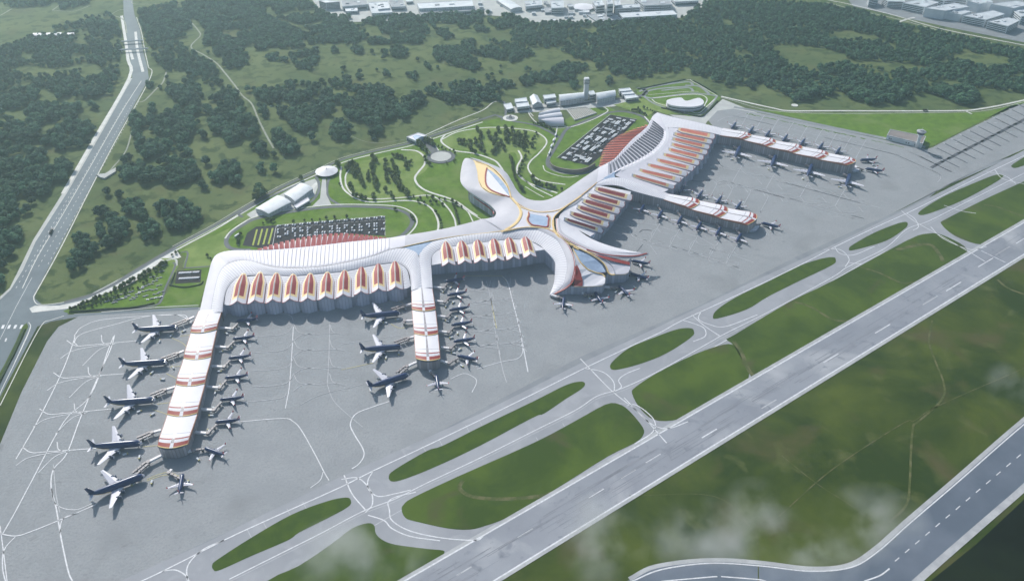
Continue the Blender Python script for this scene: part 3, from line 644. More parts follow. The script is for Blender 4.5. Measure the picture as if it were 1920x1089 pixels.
# petal field (lower roof between the gables)
FO = [(420,570,22),(425,545,25),(437,528,26),(452,520,27),(497,517,27),(552,518,28),(600,514,28.5),(650,509,29),(697,499,29.5),(738,494,29),(754,498,28),(764,508,26),(769,530,22)]
FI = [(421,571,21),(427,572,21),(432,572,21),(445,571,21),(497,568,21),(552,566,21),(600,562,21),(645,559,21),(697,550,21),(738,544,21),(754,542,21),(764,540,21),(770,536,21)]
shell('skylight_field_roof', FO, FI, [(k/14+(.02 if k else 0), k/14+.055, 'roofw') if i == 0 else (k/14+.055, (k+1)/14+(.02 if k < 13 else 0), 'seam') for k in range(14) for i in (0,1)], trimB='seam')
wall('apron_facade', [(417,585,20),(420,571,21),(432,572,21),(497,568,21),(552,566,21),(600,562,21),(645,559,21),(697,550,21),(738,544,21),(764,540,21),(771,536,21)], smooth=2)
wall('garden_facade', [(374,585,19),(383,545,22),(391,512,25),(398,488,27),(408,476,27),(430,470,27),(462,469,27),(540,466,29),(600,460,30),(700,449,32),(760,441,34),(810,433,35),(850,425,37),(885,416,39),(905,410,40)])
polyroof('corner_skylight', [(757,465,34.5),(785,456,34.5),(815,450,35.5),(802,459,34.5),(792,468,33.5),(787,480,31.5),(780,474,33),(770,468,34)], 'glass', 0)
# ---- gables ----------------------------------------------------------------------
GN = 0
def gable(a, r, e, hz, redm, group_label, rise=8.5, wallz=True, ext=5.0, side=None, z0=28, z1=22):
    """a: apex px at z0; r: ridge end px; e: one eave corner px (near side); both sides built symmetric"""
    hA = rise*.8 if side else 2.0; A = V(a[0], a[1], z0+hA); E = V(e[0], e[1], z1)
    if side is None:                       # r given as the other eave corner
        E2 = V(r[0], r[1], z1); mid = (E+E2)/2
    else:
        R = V(r[0], r[1], z1+rise); mid = Vector((R.x, R.y, z1))
        E2 = mid*2-E; E2.z = z1
    ax = (mid-A); ax.z = 0; L = ax.length; ax.normalize(); sd = Vector((-ax.y, ax.x, 0))
    w = abs((E-mid).dot(sd))*.97
    mb = MB(); names = ['grey','roofw','cream',redm,'redline','riser','wall','slit']
    # v bands for one leaf: gutter, cream line, red, cream, white, red edge
    vb = [0,.05,.07,.55,.68,.84,.96,1.0] if side else [0,.07,.10,.50,.58,.80,.95,1.0]; mats = [5,2,3,3,2,1,4]
    ts = [0,.04,.10,.16,.22,.28,.34,.40,.50,.60,.70,.78,.82,.86,.885,.94,.985,1.0]
    t_f, w_0 = (.18, .45) if side else (.40, .14)
    def wd(t): return w*(w_0+(1-w_0)*min(1,(t/t_f))**.75) if t < t_f else w
    def pos(t, v, s):
        ww = wd(t); prof = (1-v)**.9
        tt = t*(1+.10*(v*(1-v)*4*.35)) if t > .9 else t
        out = L*tt + (0 if t < .9 else (.0))
        base = z0+(z1-z0)*t
        p = A+ax*out+sd*s*ww*v; p.z = base+rise*((.8+.2*t) if side else (.25+.75*min(1,t/.5)))*prof*(ww/w)**(.1 if side else .3)+.8; return p
    for s in (1,-1):
        vs = [pos(t, v, s) for t in ts for v in vb]; nv = len(vb); fs = []; ms = []
        for i in range(len(ts)-1):
            for j in range(nv-1):
                q = (i*nv+j, i*nv+j+1, (i+1)*nv+j+1, (i+1)*nv+j)
                fs.append(q if s < 0 else q[::-1]); t = (ts[i]+ts[i+1])/2; m = mats[j]
                if m == 3:
                    m = 1 if t < .07 else 2 if t < .13 else 3
                    if t > .82: m = 2
                    if t > .885: m = 1
                    if t > .985: m = 4
                elif m == 2:
                    if t < .07: m = 1
                    if t > .885: m = 1
                    if t > .985: m = 4
                elif m in (5,1) and t > .985: m = 4
                ms.append(m)
        mb.add(vs, fs, ms)
        # side skirt
        ed = [pos(t, 1, s) for t in ts]
        mb.add(ed+[Vector((p.x,p.y,p.z-4)) for p in ed], [(i,i+1,len(ed)+i+1,len(ed)+i) for i in range(len(ed)-1)], 5)
    # apex cap
    c0, c1 = pos(0,1,1), pos(0,1,-1); tp = pos(0,0,1)
    mb.add([c0, tp, c1, (c1.x,c1.y,c1.z-4), (c0.x,c0.y,c0.z-4)], [(0,1,2),(0,2,3,4)], 1)
    # folded glass bay under the gable end
    top = [pos(1,1,1), pos(1,.5,1), pos(1,0,1), pos(1,.5,-1), pos(1,1,-1)]
    out = [0, ext*.5, ext, ext*.5, 0]
    foot = [Vector((p.x,p.y,0))+ax*(o+.5) for p, o in zip(top, out)]
    topw = [Vector((p.x,p.y,p.z-.6))-ax*2.5 for p in top]
    mb2 = MB(); acc = 0
    for i in (0,2):
        d = (foot[i+2]-foot[i]).length
        mb2.add([foot[i],foot[i+2],topw[i+2],topw[i]], [(0,1,2,3)], 0, [(acc,0),(acc+d,0),(acc+d,topw[i+2].z),(acc,topw[i].z)]); acc += d
    for i, s in ((0,-1),(4,1)):
        b = foot[i]-ax*14; t = topw[i]-ax*14
        mb2.add([foot[i], b, t, topw[i]], [(0,1,2,3)], 0, [(0,0),(14,0),(14,t.z),(0,topw[i].z)])
    o = tb(mb, 'gabled_skylight', names)
    if ext > 2: tb(mb2, 'glazed_bay', 'wall')
    return o
GA = [((457,510),(430,573),(462.5,571)),((488,507.5),(463,571),(495,569)),((519,508),(497,570),(527.5,567.5)),((550,511),(529,568),(560,567)),((581.7,509.5),(562.5,567),(593,565)),
      ((614,507),(596,563),(626,562)),((646,503),(629,560),(659,557.5)),((677.5,495),(663,554),(692,552.5)),((708.7,489),(696,549.5),(725,547)),((740,485),(728.5,545),(757,544))]
for a, l, r in GA: gable(a, l, r, 0, 'red', 'west')
GB = [((835,449),(828,500),(855,498)),((864,446.5),(858,497),(886,495)),((894,444),(888.5,494),(916,493)),((924,442),(919,492),(947,490)),((952,439),(949,489),(976,487)),((982,435),(981,484),(1007,483))]
for k, (a, l, r) in enumerate(GB): gable(a, l, r, 0, 'red', 'mid', z0=34, z1=26+k*.8, ext=1.5)
GC = [((1115,350),(1185,367),(1177,377)),((1102,362),(1171,380),(1164,390)),((1092,372.5),(1162,392),(1155,402)),((1082,384),(1152.5,405),(1145,415)),((1069,396),(1141,417.5),(1133,427)),((1057.5,407.5),(1130,430),(1122,437.5))]
for k, (a, l, r) in enumerate(GC): gable(a, l, r, 0, 'red', 'east', side=1, z0=35.5+k*1.0, z1=26.5, ext=1.5, rise=7)
GD = [((1270,239),(1340,252.5),(1336,262)),((1263,248),(1334.7,263),(1330,271)),((1260,257.5),(1330,273),(1326,281)),((1258,267.5),(1326,282.5),(1321.7,291)),((1252.5,277),(1319,292.5),(1314,301)),
      ((1243,286.7),(1311,302.5),(1305,311)),((1231,297),(1300,313),(1295,321.7)),((1213,306),(1288,323),(1283,331.7)),((1197.5,316),(1276,334),(1270,342.5)),((1185,326),(1264,348),(1257.5,355))]
for a, l, r in GD: gable(a, l, r, 0, 'sunlit', 'north', side=1, z0=30, z1=24, ext=3, rise=7)
# ---- red fins over the kerbside -------------------------------------------------------
def fins(inner, outer, n, m, th=.8, cov=.86, base='roof'):
    at = resample(inner, outer); mb = MB(); E_ = [at(k/60) for k in range(61)]; dz = np.array([0,0,1.7])
    mb.add([tuple(a-dz) for a, b in E_]+[tuple(a*.12+b*.88-dz) for a, b in E_], [(k,k+1,62+k,61+k) for k in range(60)], 0)
    tb(mb, 'canopy_deck', base)
    for k in range(n):
        u0, u1 = k/n, (k+cov)/n
        a0, b0 = at(u0); a1, b1 = at(u1); a1 = a1-np.array([0,0,.9]); bm = b0*.55+b1*.45
        um = (k+.4)/n; bx = at(um)[1]; am = at(um)[0]
        tipl = b0+(b1-b0)*.12; tipr = b0+(b1-b0)*.88
        mb = MB(); up = np.array([0,0,1.6])
        t = [a0, a1, tipr, bx+(bx-am)*.06, tipl]; pts = [t[0]+up, t[1], t[2], t[3], t[4]+up]
        lo = [p-np.array([0,0,th]) for p in pts]
        N = 5; mb.add([tuple(p) for p in pts+lo], [(0,1,2,3,4),(9,8,7,6,5)]+[(i,N+i,N+(i+1)%N,(i+1)%N) for i in range(N)], 0)
        tb(mb, 'canopy_fin', m)
fins([(483,469,27),(540,466,28),(600,460,29),(650,454,30),(700,449,31),(730,446.5,32)], [(483,467,25),(520,456,21),(560,447,20),(600,440.5,20),(640,438,20),(680,440.5,21),(728,446,31)], 25, 'red')
fins([(1127,313,32),(1153,297,31),(1170,278,30),(1187,260,29),(1203,247,28),(1215,235,27)], [(1123,312,26),(1127,297,20),(1135,277,18),(1152,260,18),(1178,246,19),(1214,233.5,26)], 27, 'sunlit', cov=.80, base='riser')
# ---- middle white field ---------------------------------------------------------------
BO = [(791,540,20),(789,508,26),(786,484,31),(790,467,33.5),(805,456,34.5),(821,449,36),(862,442,38.5),(902,438,40),(943,434,41),(983,431,42),(1005,431,42),(1031,442,42),(1046,453,41),(1060,480,37),(1063,503,31),(1057,530,20),(1045,546,9),(1031,554,3)]
BI = [(811,540,20),(809,508,24),(808,492,26),(811,478,29),(822,468,31),(840,463,32),(868,458,33),(900,454,34),(935,450,35),(970,448,35),(995,452,35),(1012,460,34),(1022,469,33),(1039,488,29),(1041,504,23),(1039,528,12),(1034,544,6),(1030,554,3)]
shell('ribbed_roof_band', BO, BI, [(0,1,'roofw')], bulge=1.2, lines=(90,.17,'rib'), trimA='seam', trimB='roofw')
shell('skylight_field_roof', [(809,493,25.5),(811,479,29),(822,469,30.5),(840,464,31.5),(868,459,32.5),(900,455,33.5),(935,451,34.5),(970,449,34.5),(995,453,34.5),(1021,467,33)],
   [(809,497,24),(815,496,24),(827,494,25),(850,491,26),(880,488,27),(910,485,28),(940,482,29),(970,477,30),(1000,471,31),(1021,468,32.5)], [(0,1,'roofw')], trimB='seam')
wall('apron_facade', [(811,540,20),(809,508,24),(807,497,24),(827,494,25),(850,491,26),(880,488,27),(910,485,28),(940,482,29),(970,477,30),(1000,471,31),(1021,467,32.5)], smooth=2)
wall('apron_facade', [(1021,467,32.5),(1039,488,29),(1041,504,23),(1039,528,12),(1034,544,6)])
shell('claw_roof', [(943,430,43),(983,427,44),(1015,427,44.5),(1040,436,45),(1064,457,45),(1075,477,43),(1079,498,38),(1075,521,28),(1069,535,20),(1052,545,10),(1031,555,3)],
   [(943,434,41),(983,431,42),(1005,431,42),(1031,442,42),(1046,453,41),(1060,480,37),(1063,503,31),(1057,530,20),(1046,545,9),(1037,551,5),(1031,555,3)], [(0,.06,'roofw'),(.06,.16,'redline'),(.16,.96,'grey'),(.96,1,'riser')], bulge=1.5, trimA='roofw', trimB='seam')
# right claw
RA = [(1066,412,33),(1072,420,33),(1092,437,33),(1114,450,33),(1144,461,33),(1175,469,32),(1203,474,31),(1216,475,30)]
RB = [(1050,410,42),(1050,422,43),(1055,435,44),(1074,448,43),(1099,461,41),(1128,470,38),(1167,475,34),(1215,475.5,30)]
RC = [(1042,410,42),(1043,426,43),(1047,438,44),(1064,450,44),(1089,463,42),(1120,475,38),(1155,482,34),(1190,482,31),(1216,476,30)]
shell('claw_roof', RA, RB, [(0,1,'roofw')], bulge=1.2, lines=(44,.16,'rib'), trimA='roofw', trimB='seam')
shell('claw_roof', [RB[0],RB[1],RB[2],RB[3],RB[4],RB[5],RB[6],(1190,476,32),RB[7]], RC, [(0,.80,'grey'),(.80,.92,'redline'),(.92,1,'roofw')], bulge=1.0, trimB='roofw', drop=2.5)
strip('gold_ridge', [(1038,412,44),(1039,428,45),(1048,441,45),(1066,454,44),(1092,468,42),(1118,477,39)], 1.6, 'gold')
# east skylight field (six red gables)
shell('skylight_field_roof', [(1114,346,36),(1102,355,37),(1090,366,38),(1075,378,39),(1060,392,41),(1050,403,42),(1048,412,42),(1056,416,38)],
   [(1183,359,26),(1180,369,25),(1165,385,25),(1155,398,25),(1145,410,25),(1134,422,25),(1122,433,26),(1112,446,27)], [(0,1,'roofw')], trimB='seam')
wall('apron_facade', [(1183,359,26),(1180,369,25),(1165,385,25),(1155,398,25),(1145,410,25),(1134,422,25),(1122,433,26),(1092,437,33),(1114,450,33),(1144,461,33),(1175,469,32),(1203,474,31)][:7], smooth=1)
wall('apron_facade', [(1122,433,26),(1105,444,33),(1114,450,33),(1144,461,33)], smooth=1)
# ---- east outer band --------------------------------------------------------------------
EO = [(881,295,38),(897,299,38),(913,305,37),(937,315,36),(951,326,35),(961,343,34),(971,359,34),(985,371,35),(1005,376,36),(1028,374,36),(1052,362,36),(1090,336,34),(1123,314,33)]
EI = [(890,301,36),(905,306,37),(919,312,38),(939,331,40),(950,345,41),(957,365,43),(966,377,44),(983,389,44),(1005,396,44),(1030,396,44),(1055,390,43),(1088,368,40),(1119,343,37)]
shell('outer_roof_band', EO, EI, [(0,.95,'grey'),(.95,.985,'gold'),(.985,1,'redline')], bulge=1.0, trimA='roofw', trimB='gold', drop=2.2)
E2O = [(1123,314,33),(1140,305,32.5),(1153,297,32),(1170,278,31),(1187,260,30),(1203,247,29),(1215,235,28),(1223,219,28),(1233,211,28)]
E2I = [(1119,343,37),(1140,331,36),(1163,318,36),(1198,303,35),(1227,287,34),(1243,270,33),(1249,257,32),(1248,243,31),(1244,229,30)]
shell('outer_roof_band', E2O, E2I, [(0,1,'roof')], bulge=1.2, ribs=(30,.10,.86,2.6,.56), trimA='roofw', trimB='grey')
shell('inner_roof_band', [(1163,318,36),(1198,303,35),(1227,287,34),(1243,270,33),(1249,257,32),(1248,243,31),(1247,236,30.5)], [(1166,321,35),(1202,305,34),(1231,289,33),(1248,271,32),(1254,257,31),(1253,244,30),(1252,236,30)], [(0,1,'roofw')], trimB='seam')
shell('skylight_field_roof', [(1153,329,33),(1153,323,34),(1163,319,35),(1180,312,35),(1202,304,34),(1231,288,33),(1248,270,32),(1254,256,31),(1253,244,30),(1254,236,30)],
   [(1240,363,24),(1256,354,23),(1270,343,23),(1283,332,23),(1295,322,23),(1306,311,23),(1315,300,23),(1323,288,23),(1332,270,23),(1342,250,24)], [(0,1,'roof')], lines=(60,.12,'rib'), trimB='seam')
shell('north_roof_band', [(1233,211,28),(1250,216,28),(1270,221,27.5),(1303,228,27),(1340,237,25),(1356,241,24.5)], [(1244,238,30),(1255,239,30),(1272,240,29.5),(1304,244,28),(1337,250,26),(1352,254,24.5)], [(0,.05,'seam'),(.05,1,'roofw')], bulge=1, lines=(44,.17,'rib'), trimA='riser', trimB='seam', drop=4)
wall('apron_facade', [(1240,363,24),(1256,354,23),(1270,343,23),(1283,332,23),(1295,322,23),(1306,311,23),(1315,300,23),(1323,288,23),(1332,270,23),(1340,254,24),(1352,253,24)], smooth=1)
wall('garden_facade', [(1356,241,24),(1303,228,27),(1250,216,28),(1233,211,28),(1223,219,28),(1215,235,28),(1203,247,29),(1187,260,30),(1170,278,31),(1153,297,32),(1140,305,32),(1123,314,33),(1090,336,34),(1052,362,36),(1028,374,36),(1005,376,36),(985,371,35),(971,359,34),(961,343,34)], smooth=2)
# pale band sweeping into pier three
shell('ribbed_roof_band', [(1116,346,36),(1130,338,36),(1150,333,35),(1166,334,33.5),(1202,345,29.5),(1232,356,25),(1253,363,22)], [(1117,349,35),(1134,347,34),(1150,347,33),(1166,350,31),(1184,357,27),(1220,367,23.5),(1244,373,21.5)], [(0,1,'roofw')], bulge=1.0, lines=(44,.16,'rib'), trimA='seam', trimB='seam')
wall('apron_facade', [(1183,357,27),(1200,361,25.5),(1220,367,23.5),(1246,373.5,21)], 'wallp', smooth=2)
wall('pier_facade', [(1182,357,27),(1180,369,25)], 'wallp', smooth=1)
polyroof('corner_skylight', [(1114,346,36),(1135,332,36.5),(1153,322,36.5),(1152,329,35),(1156,337,34),(1140,338,35.2),(1126,341,36)], 'glass', 0)
# ---- centre -------------------------------------------------------------------------------
polyroof('central_roof', [(957,368,44),(970,382,44),(990,392,44),(1016,396,44),(1046,392,44),(1068,381,44),(1052,394,44),(1041,405,44),(1037,416,44),(1038,430,44),(1044,441,44),(1030,433,44),(1005,428.5,44),(980,428,44),(943,434,43),(958,425,44),(971,414,44),(976,403,44),(970,388,44)], 'roof', 3, trim='gold')
sk = polyroof('central_skylight', [(992,400.5,44.6),(1005,402.5,44.6),(1026,407,44.6),(1028,412,44.6),(1026,424,44.6),(1010,422,44.6),(998,420.5,44.6),(991,413,44.6),(991,405,44.6)], 'glass', 2)
strip('skylight_surround', [(991,398,45),(992,404,45),(990,412,45),(997,421,45),(1010,423.5,45),(1026,425,45),(1028,415,45),(1029,408,45),(1025,405,45)], 2.6, 'redline', h=.9)
strip('gold_ridge', [(991,396,44.6),(989.6,404,44.6),(987.5,412,44.6),(995,423,44.6),(1010,426,44.6),(1029,427.5,44.6),(1031.5,415,44.6),(1031.5,406,44.6),(1026,402.5,44.6)], 1.6, 'gold', h=.35)
for q in ([(957,369,44.4),(970,384,44.4),(990,393.5,44.4),(1016,398,44.4),(1046,394,44.4),(1068,382,43.5),(1090,367,41)], [(1072,379,43),(1052,394,44.4),(1040,405,44.8),(1036,416,44.8),(1038,430,45),(1046,443,45),(1064,456,44),(1085,468,43)],
          [(957,370,44.4),(971,385,44.6),(977.5,396,44.6),(977,405,44.6),(970,417,44.6),(957,427,44.4),(940,434.5,43)], [(945,433,43.6),(980,426.5,45),(1008,426.5,45.2),(1032,431,45.2),(1048,441,45.2)]):
    strip('gold_ridge', q, 3.0 if q[0][1] == 370 else 2.2, 'gold', h=.5)
strip('gold_ridge', [(960,371,44.3),(972,386,44.5),(976,397,44.5),(974,407,44.5),(966,418,44.5),(956,426,44.3)], 4.5, 'cream', h=.4)
# garden lobe
shell('lobe_roof', [(872,297,34),(867,306,33),(863,330,31),(865,343,30),(876,356,29.5),(894,368,29),(913,380,29),(924,389,29),(930,398,30),(927,406,32),(919,408.5,35),(911,410,38),(905,410.5,40.3)],
   [(886,299,36),(891,306,37),(896,322,39),(898,338,40),(904,352,41),(917,361,42),(937,367,43),(957,370,44),(970,383,44),(976,398,44),(973,411,44),(962,422,44),(943,433,43)], [(0,.96,'grey'),(.96,1,'gold')], bulge=1.5, trimA='roofw', trimB='gold', drop=2.0)
polyroof('lobe_collar', [(886,299,36),(897,304,37),(910,309,38),(925,318,39),(938,331,40.5),(950,347,42),(957,367,43.5),(937,366,42.6),(917,360,41.8),(904,351,41),(898,338,40),(896,322,39),(891,306,37)], 'cream', 0, trim='gold')
polyroof('lobe_skylight', [(913,316,40),(922,321,40.4),(934,331,41.2),(944,342,42),(952,354,42.8),(956,368,43.9),(936,362,43),(922,356,42),(914,349,41.4),(911,340,41),(911,327,40.5)], 'glass', 0, trim='redline')
mb = MB(); q = [V(913,317,41.4),V(955,368,45.2),V(936,362,43.4),V(922,356,42.4),V(914,349,41.8),V(911,340,41.4),V(911,327,41)]
mb.poly(q, 0); tb(mb, 'lobe_ceiling_panel', 'roofw')
strip('skylight_surround', [(913,315,41.6),(910.5,327,41.6),(910.5,341,41.6),(914,350,41.8),(922,357,42.3),(936,363,43.2),(956,369,44.4)], 3.2, 'redline', h=.8)
strip('gold_ridge', [(893,303,37.4),(914,310,38.8),(930,320,40),(943,334,41.4),(953,350,42.8),(958,369,44.5)], 2.0, 'gold', h=.6)
wall('garden_facade', [(963,344,34),(951,328,35),(940,319,36),(925,318,36),(905,325,33),(890,333,31),(878,345,29),(880,356,29),(895,367,28.5),(913,378,28.5),(923,387,28.5),(927,397,29.5),(922,407,33),(905,411,40)], smooth=3)
strip('facade_band', [(880,362,20),(895,374,19),(912,386,18),(922,394,18),(926,402,18)], 2, 'redline', h=1.0)
# nose
N1 = [(1074,468,43),(1082,480,39),(1089,493,35),(1102,504.5,30),(1116,510.5,27),(1129,514,25),(1134.5,518,24),(1135,524,23.5),(1134,531,22),(1129,535.5,20),(1112,536.5,20),(1092,537,20),(1076,537,21),(1078,522,29),(1080,505,35),(1079,488,40)]
polyroof('nose_roof_panel', N1, 'roofw', 0, trim='gold')
mb = MB(); mb.poly([V(1080,493,37.9),V(1086,504,34),V(1090,515,29.5),(V(1092.5,526,25.2)),V(1092.5,536,20.9),V(1076,536.5,21.9),V(1078,524,29),V(1080,505,35.6)], 0); tb(mb, 'red_roof_wedge', 'redline')
polyroof('nose_skylight', [(1073,466,43),(1086,470,42),(1102,477,40),(1118,487,36),(1129,497,31),(1136,510,27),(1129,511.5,26),(1117,510,27),(1103,504,30),(1090,492,35),(1082,479,39)], 'glass', 0, trim='redline')
N3 = [(1068,457.5,44),(1090,463,43),(1120,475,38),(1145,482,32),(1170,488,27),(1181.5,494,25),(1181.5,503,23),(1178,511,21.5),(1172,514,21),(1152,514.5,23),(1147,515,23),(1141,512,24),(1136,500,28.5),(1125,488,33.5),(1102,474,40)]
polyroof('nose_roof_panel', N3, 'roof', 0, trim='gold')
mb = MB(); mb.poly([V(1112,475.5,40.4),V(1145,482.5,33.4),V(1181,491,26.6),V(1181,497,25.4),V(1152,490.5,31.2),V(1130,484,36)], 0); tb(mb, 'red_roof_wedge', 'redline')
strip('gold_ridge', [(1068,457,44.8),(1102,473.5,41),(1125,487.5,34.5),(1136,499.5,29.5),(1141,511.5,25),(1147,515,23.8),(1153,514.5,23.5)], 2.4, 'gold', h=.8)
strip('dark_gutter', [(1072,461,43.6),(1100,475,40),(1120,487,35.5),(1131,498,30.5),(1137,511,26.5)], 2.2, 'slit', h=.8)
strip('gold_ridge', [(1074,467,43.6),(1081,479,39.8),(1089,492.5,35.8),(1102,504.5,30.8),(1116,510.5,27.8),(1129,514,25.8),(1134.5,519,24.6)], 1.8, 'gold', h=.7)
strip('dark_gutter', [(1116,479,38.6),(1135,487,33.5),(1148,499,28.3),(1153,513,24)], 1.4, 'seam', h=.6)
strip('red_trim', [(1079,500,38),(1078,515,31.5),(1073,529,24.5),(1060,541,15.5),(1040,551,6)], 2.6, 'redline', h=1.2)
strip('red_trim', [(1100,468,41.5),(1130,477,36.5),(1165,480.5,33.5),(1192,480,32),(1213,475.5,30.6)], 2.2, 'redline', h=1.2)
wall('nose_facade', [(1040,550,5),(1052,545.5,10),(1069,536,19),(1092,537,19.5),(1112,536.5,19.5),(1129,535,19.5),(1134,528,22),(1138,513,24),(1150,514,22),(1172,513,20.5),(1180,506,22),(1181,495,24),(1178,489,26),(1184,482,31)], smooth=1)
# ---- piers ------------------------------------------------------------------------------
def pier(L, R, z, label, end=None, m='wallp', lip=3.0):
    """L, R: traced left/right (or near/far) roof edges at the segment ends"""
    root = empty('pier', (0,0,0)); root.parent = TERM; root.matrix_parent_inverse = TI; root['label'] = label
    n = len(L)-1
    uu = [0,.25,.5,.64,.66,.72,.775,.81,.845,.885,.98,1.0]; um = [0,0,0,0,1,0,0,2,0,0,2,5]  # material of the row that ends at uu
    vv = [-1,-.95,-.75,-.5,-.3,-.10,.10,.3,.5,.75,.95,1]
    for s in range(n):
        a0, a1 = V(*L[s], z), V(*L[s+1], z); b0, b1 = V(*R[s], z), V(*R[s+1], z)
        c0, c1 = (a0+b0)/2, (a1+b1)/2; ax = (c1-c0); Ls = ax.length; ax = ax/Ls
        mb = MB(); rows = []
        for u in uu:
            row = []
            for v_ in vv:
                v = v_*(.35+.8*u) if abs(v_) == .10 else v_
                p = (a0*(1-u)+a1*u)*(1-(v+1)/2)+(b0*(1-u)+b1*u)*((v+1)/2)
                q = Vector(p)+ax*(8.5*(1-v*v)*max(0,u-.4)/.6)
                q.z = z+2.2*(1-v*v)+lip*(min(u,.76)/.76)**1.5-1.9*(max(0,u-.76)/.24)**1.5-(.0 if s == 0 else .5); row.append(q)
            rows.append(row)
        nv = len(vv); vs = [p for r in rows for p in r]; fs = []; ms = []
        for i in range(len(uu)-1):
            for j in range(nv-1):
                q = (i*nv+j, i*nv+j+1, (i+1)*nv+j+1, (i+1)*nv+j); fs.append(q)
                m_ = um[i+1]
                if j in (0, nv-2): m_ = 3
                if j == 5: m_ = 4 if uu[i+1] < .95 else 0
                if i == len(uu)-2 and m_ == 2: m_ = 5 if False else 2
                ms.append(m_)
        a, b, c = (vs[fs[5][k]] for k in (0,1,2))
        if (b-a).cross(c-b).z < 0: fs = [f[::-1] for f in fs]
        mb.add(vs, fs, ms)
        # lip edge and sides
        e = rows[-1]; mb.add(e+[Vector((p.x,p.y,p.z-.9)) for p in e], [(j,j+1,nv+j+1,nv+j) for j in range(nv-1)], 5)
        for jj in (0, nv-1):
            e = [r[jj] for r in rows]; k = len(e); mb.add(e+[Vector((p.x,p.y,z-2.5)) for p in e], [(i,i+1,k+i+1,k+i) for i in range(k-1)], 3)
        o = mb.build('roof_segment', ['roofw','seam','redline','copper','hatch','gold'], root)
        o.matrix_parent_inverse = Matrix.Identity(4)
    # body
    path = [V(*p, z) for p in L]; path2 = [V(*p, z) for p in R]; k = .92
    Lc = [(l*(1+k)/2+r*(1-k)/2) for l, r in zip(path, path2)]; Rc = [(r*(1+k)/2+l*(1-k)/2) for l, r in zip(path, path2)]
    d = ((Lc[-1]+Rc[-1])-(Lc[-2]+Rc[-2])).normalized()
    tip = [Lc[-1]+d*2, Lc[-1]*.75+Rc[-1]*.25+d*8, Lc[-1]*.4+Rc[-1]*.6+d*9, Lc[-1]*.1+Rc[-1]*.9+d*5]
    ring = Lc[:-1]+tip+Rc[::-1]
    mb = MB(); mb.prism([(p.x,p.y) for p in ring], 0, z-.5, 0, 1); mb.build('pier_body', [m,'riser'], root)
    return root
M['hatch'] = mat('hatched_rooflight', (.20,.17,.19), .4, (.40,.38,.41), .55, 1, mixr=(.47,.53))
M['copper'] = mat('copper_edge', (.40,.19,.13), .5, (.34,.16,.12), .3, 3)
pier([(372,583),(357,623),(344,671),(329,720),(313,776),(295,836)], [(417,580),(407,617),(397,668),(385,718),(371,774),(353,832)], 19, 'longest west pier, reaching down towards the lower left of the apron')
pier([(771,542),(772,580),(776,625),(779,672)], [(811,540),(817,580),(822,625),(826,672)], 19, 'short middle pier between the two rows of red skylights')
pier([(1244,374),(1294,392),(1347,408),(1401,422)], [(1252,363),(1310,375),(1363,389),(1418,402)], 20.5, 'short east pier with three rounded roof lips')
pier([(1350,254),(1393,262),(1438,275),(1487,287),(1536,299),(1588,310)], [(1356,240),(1407,252),(1454,263),(1503,274),(1552,286),(1603,299)], 24, 'far upper pier with five rounded roof lips')
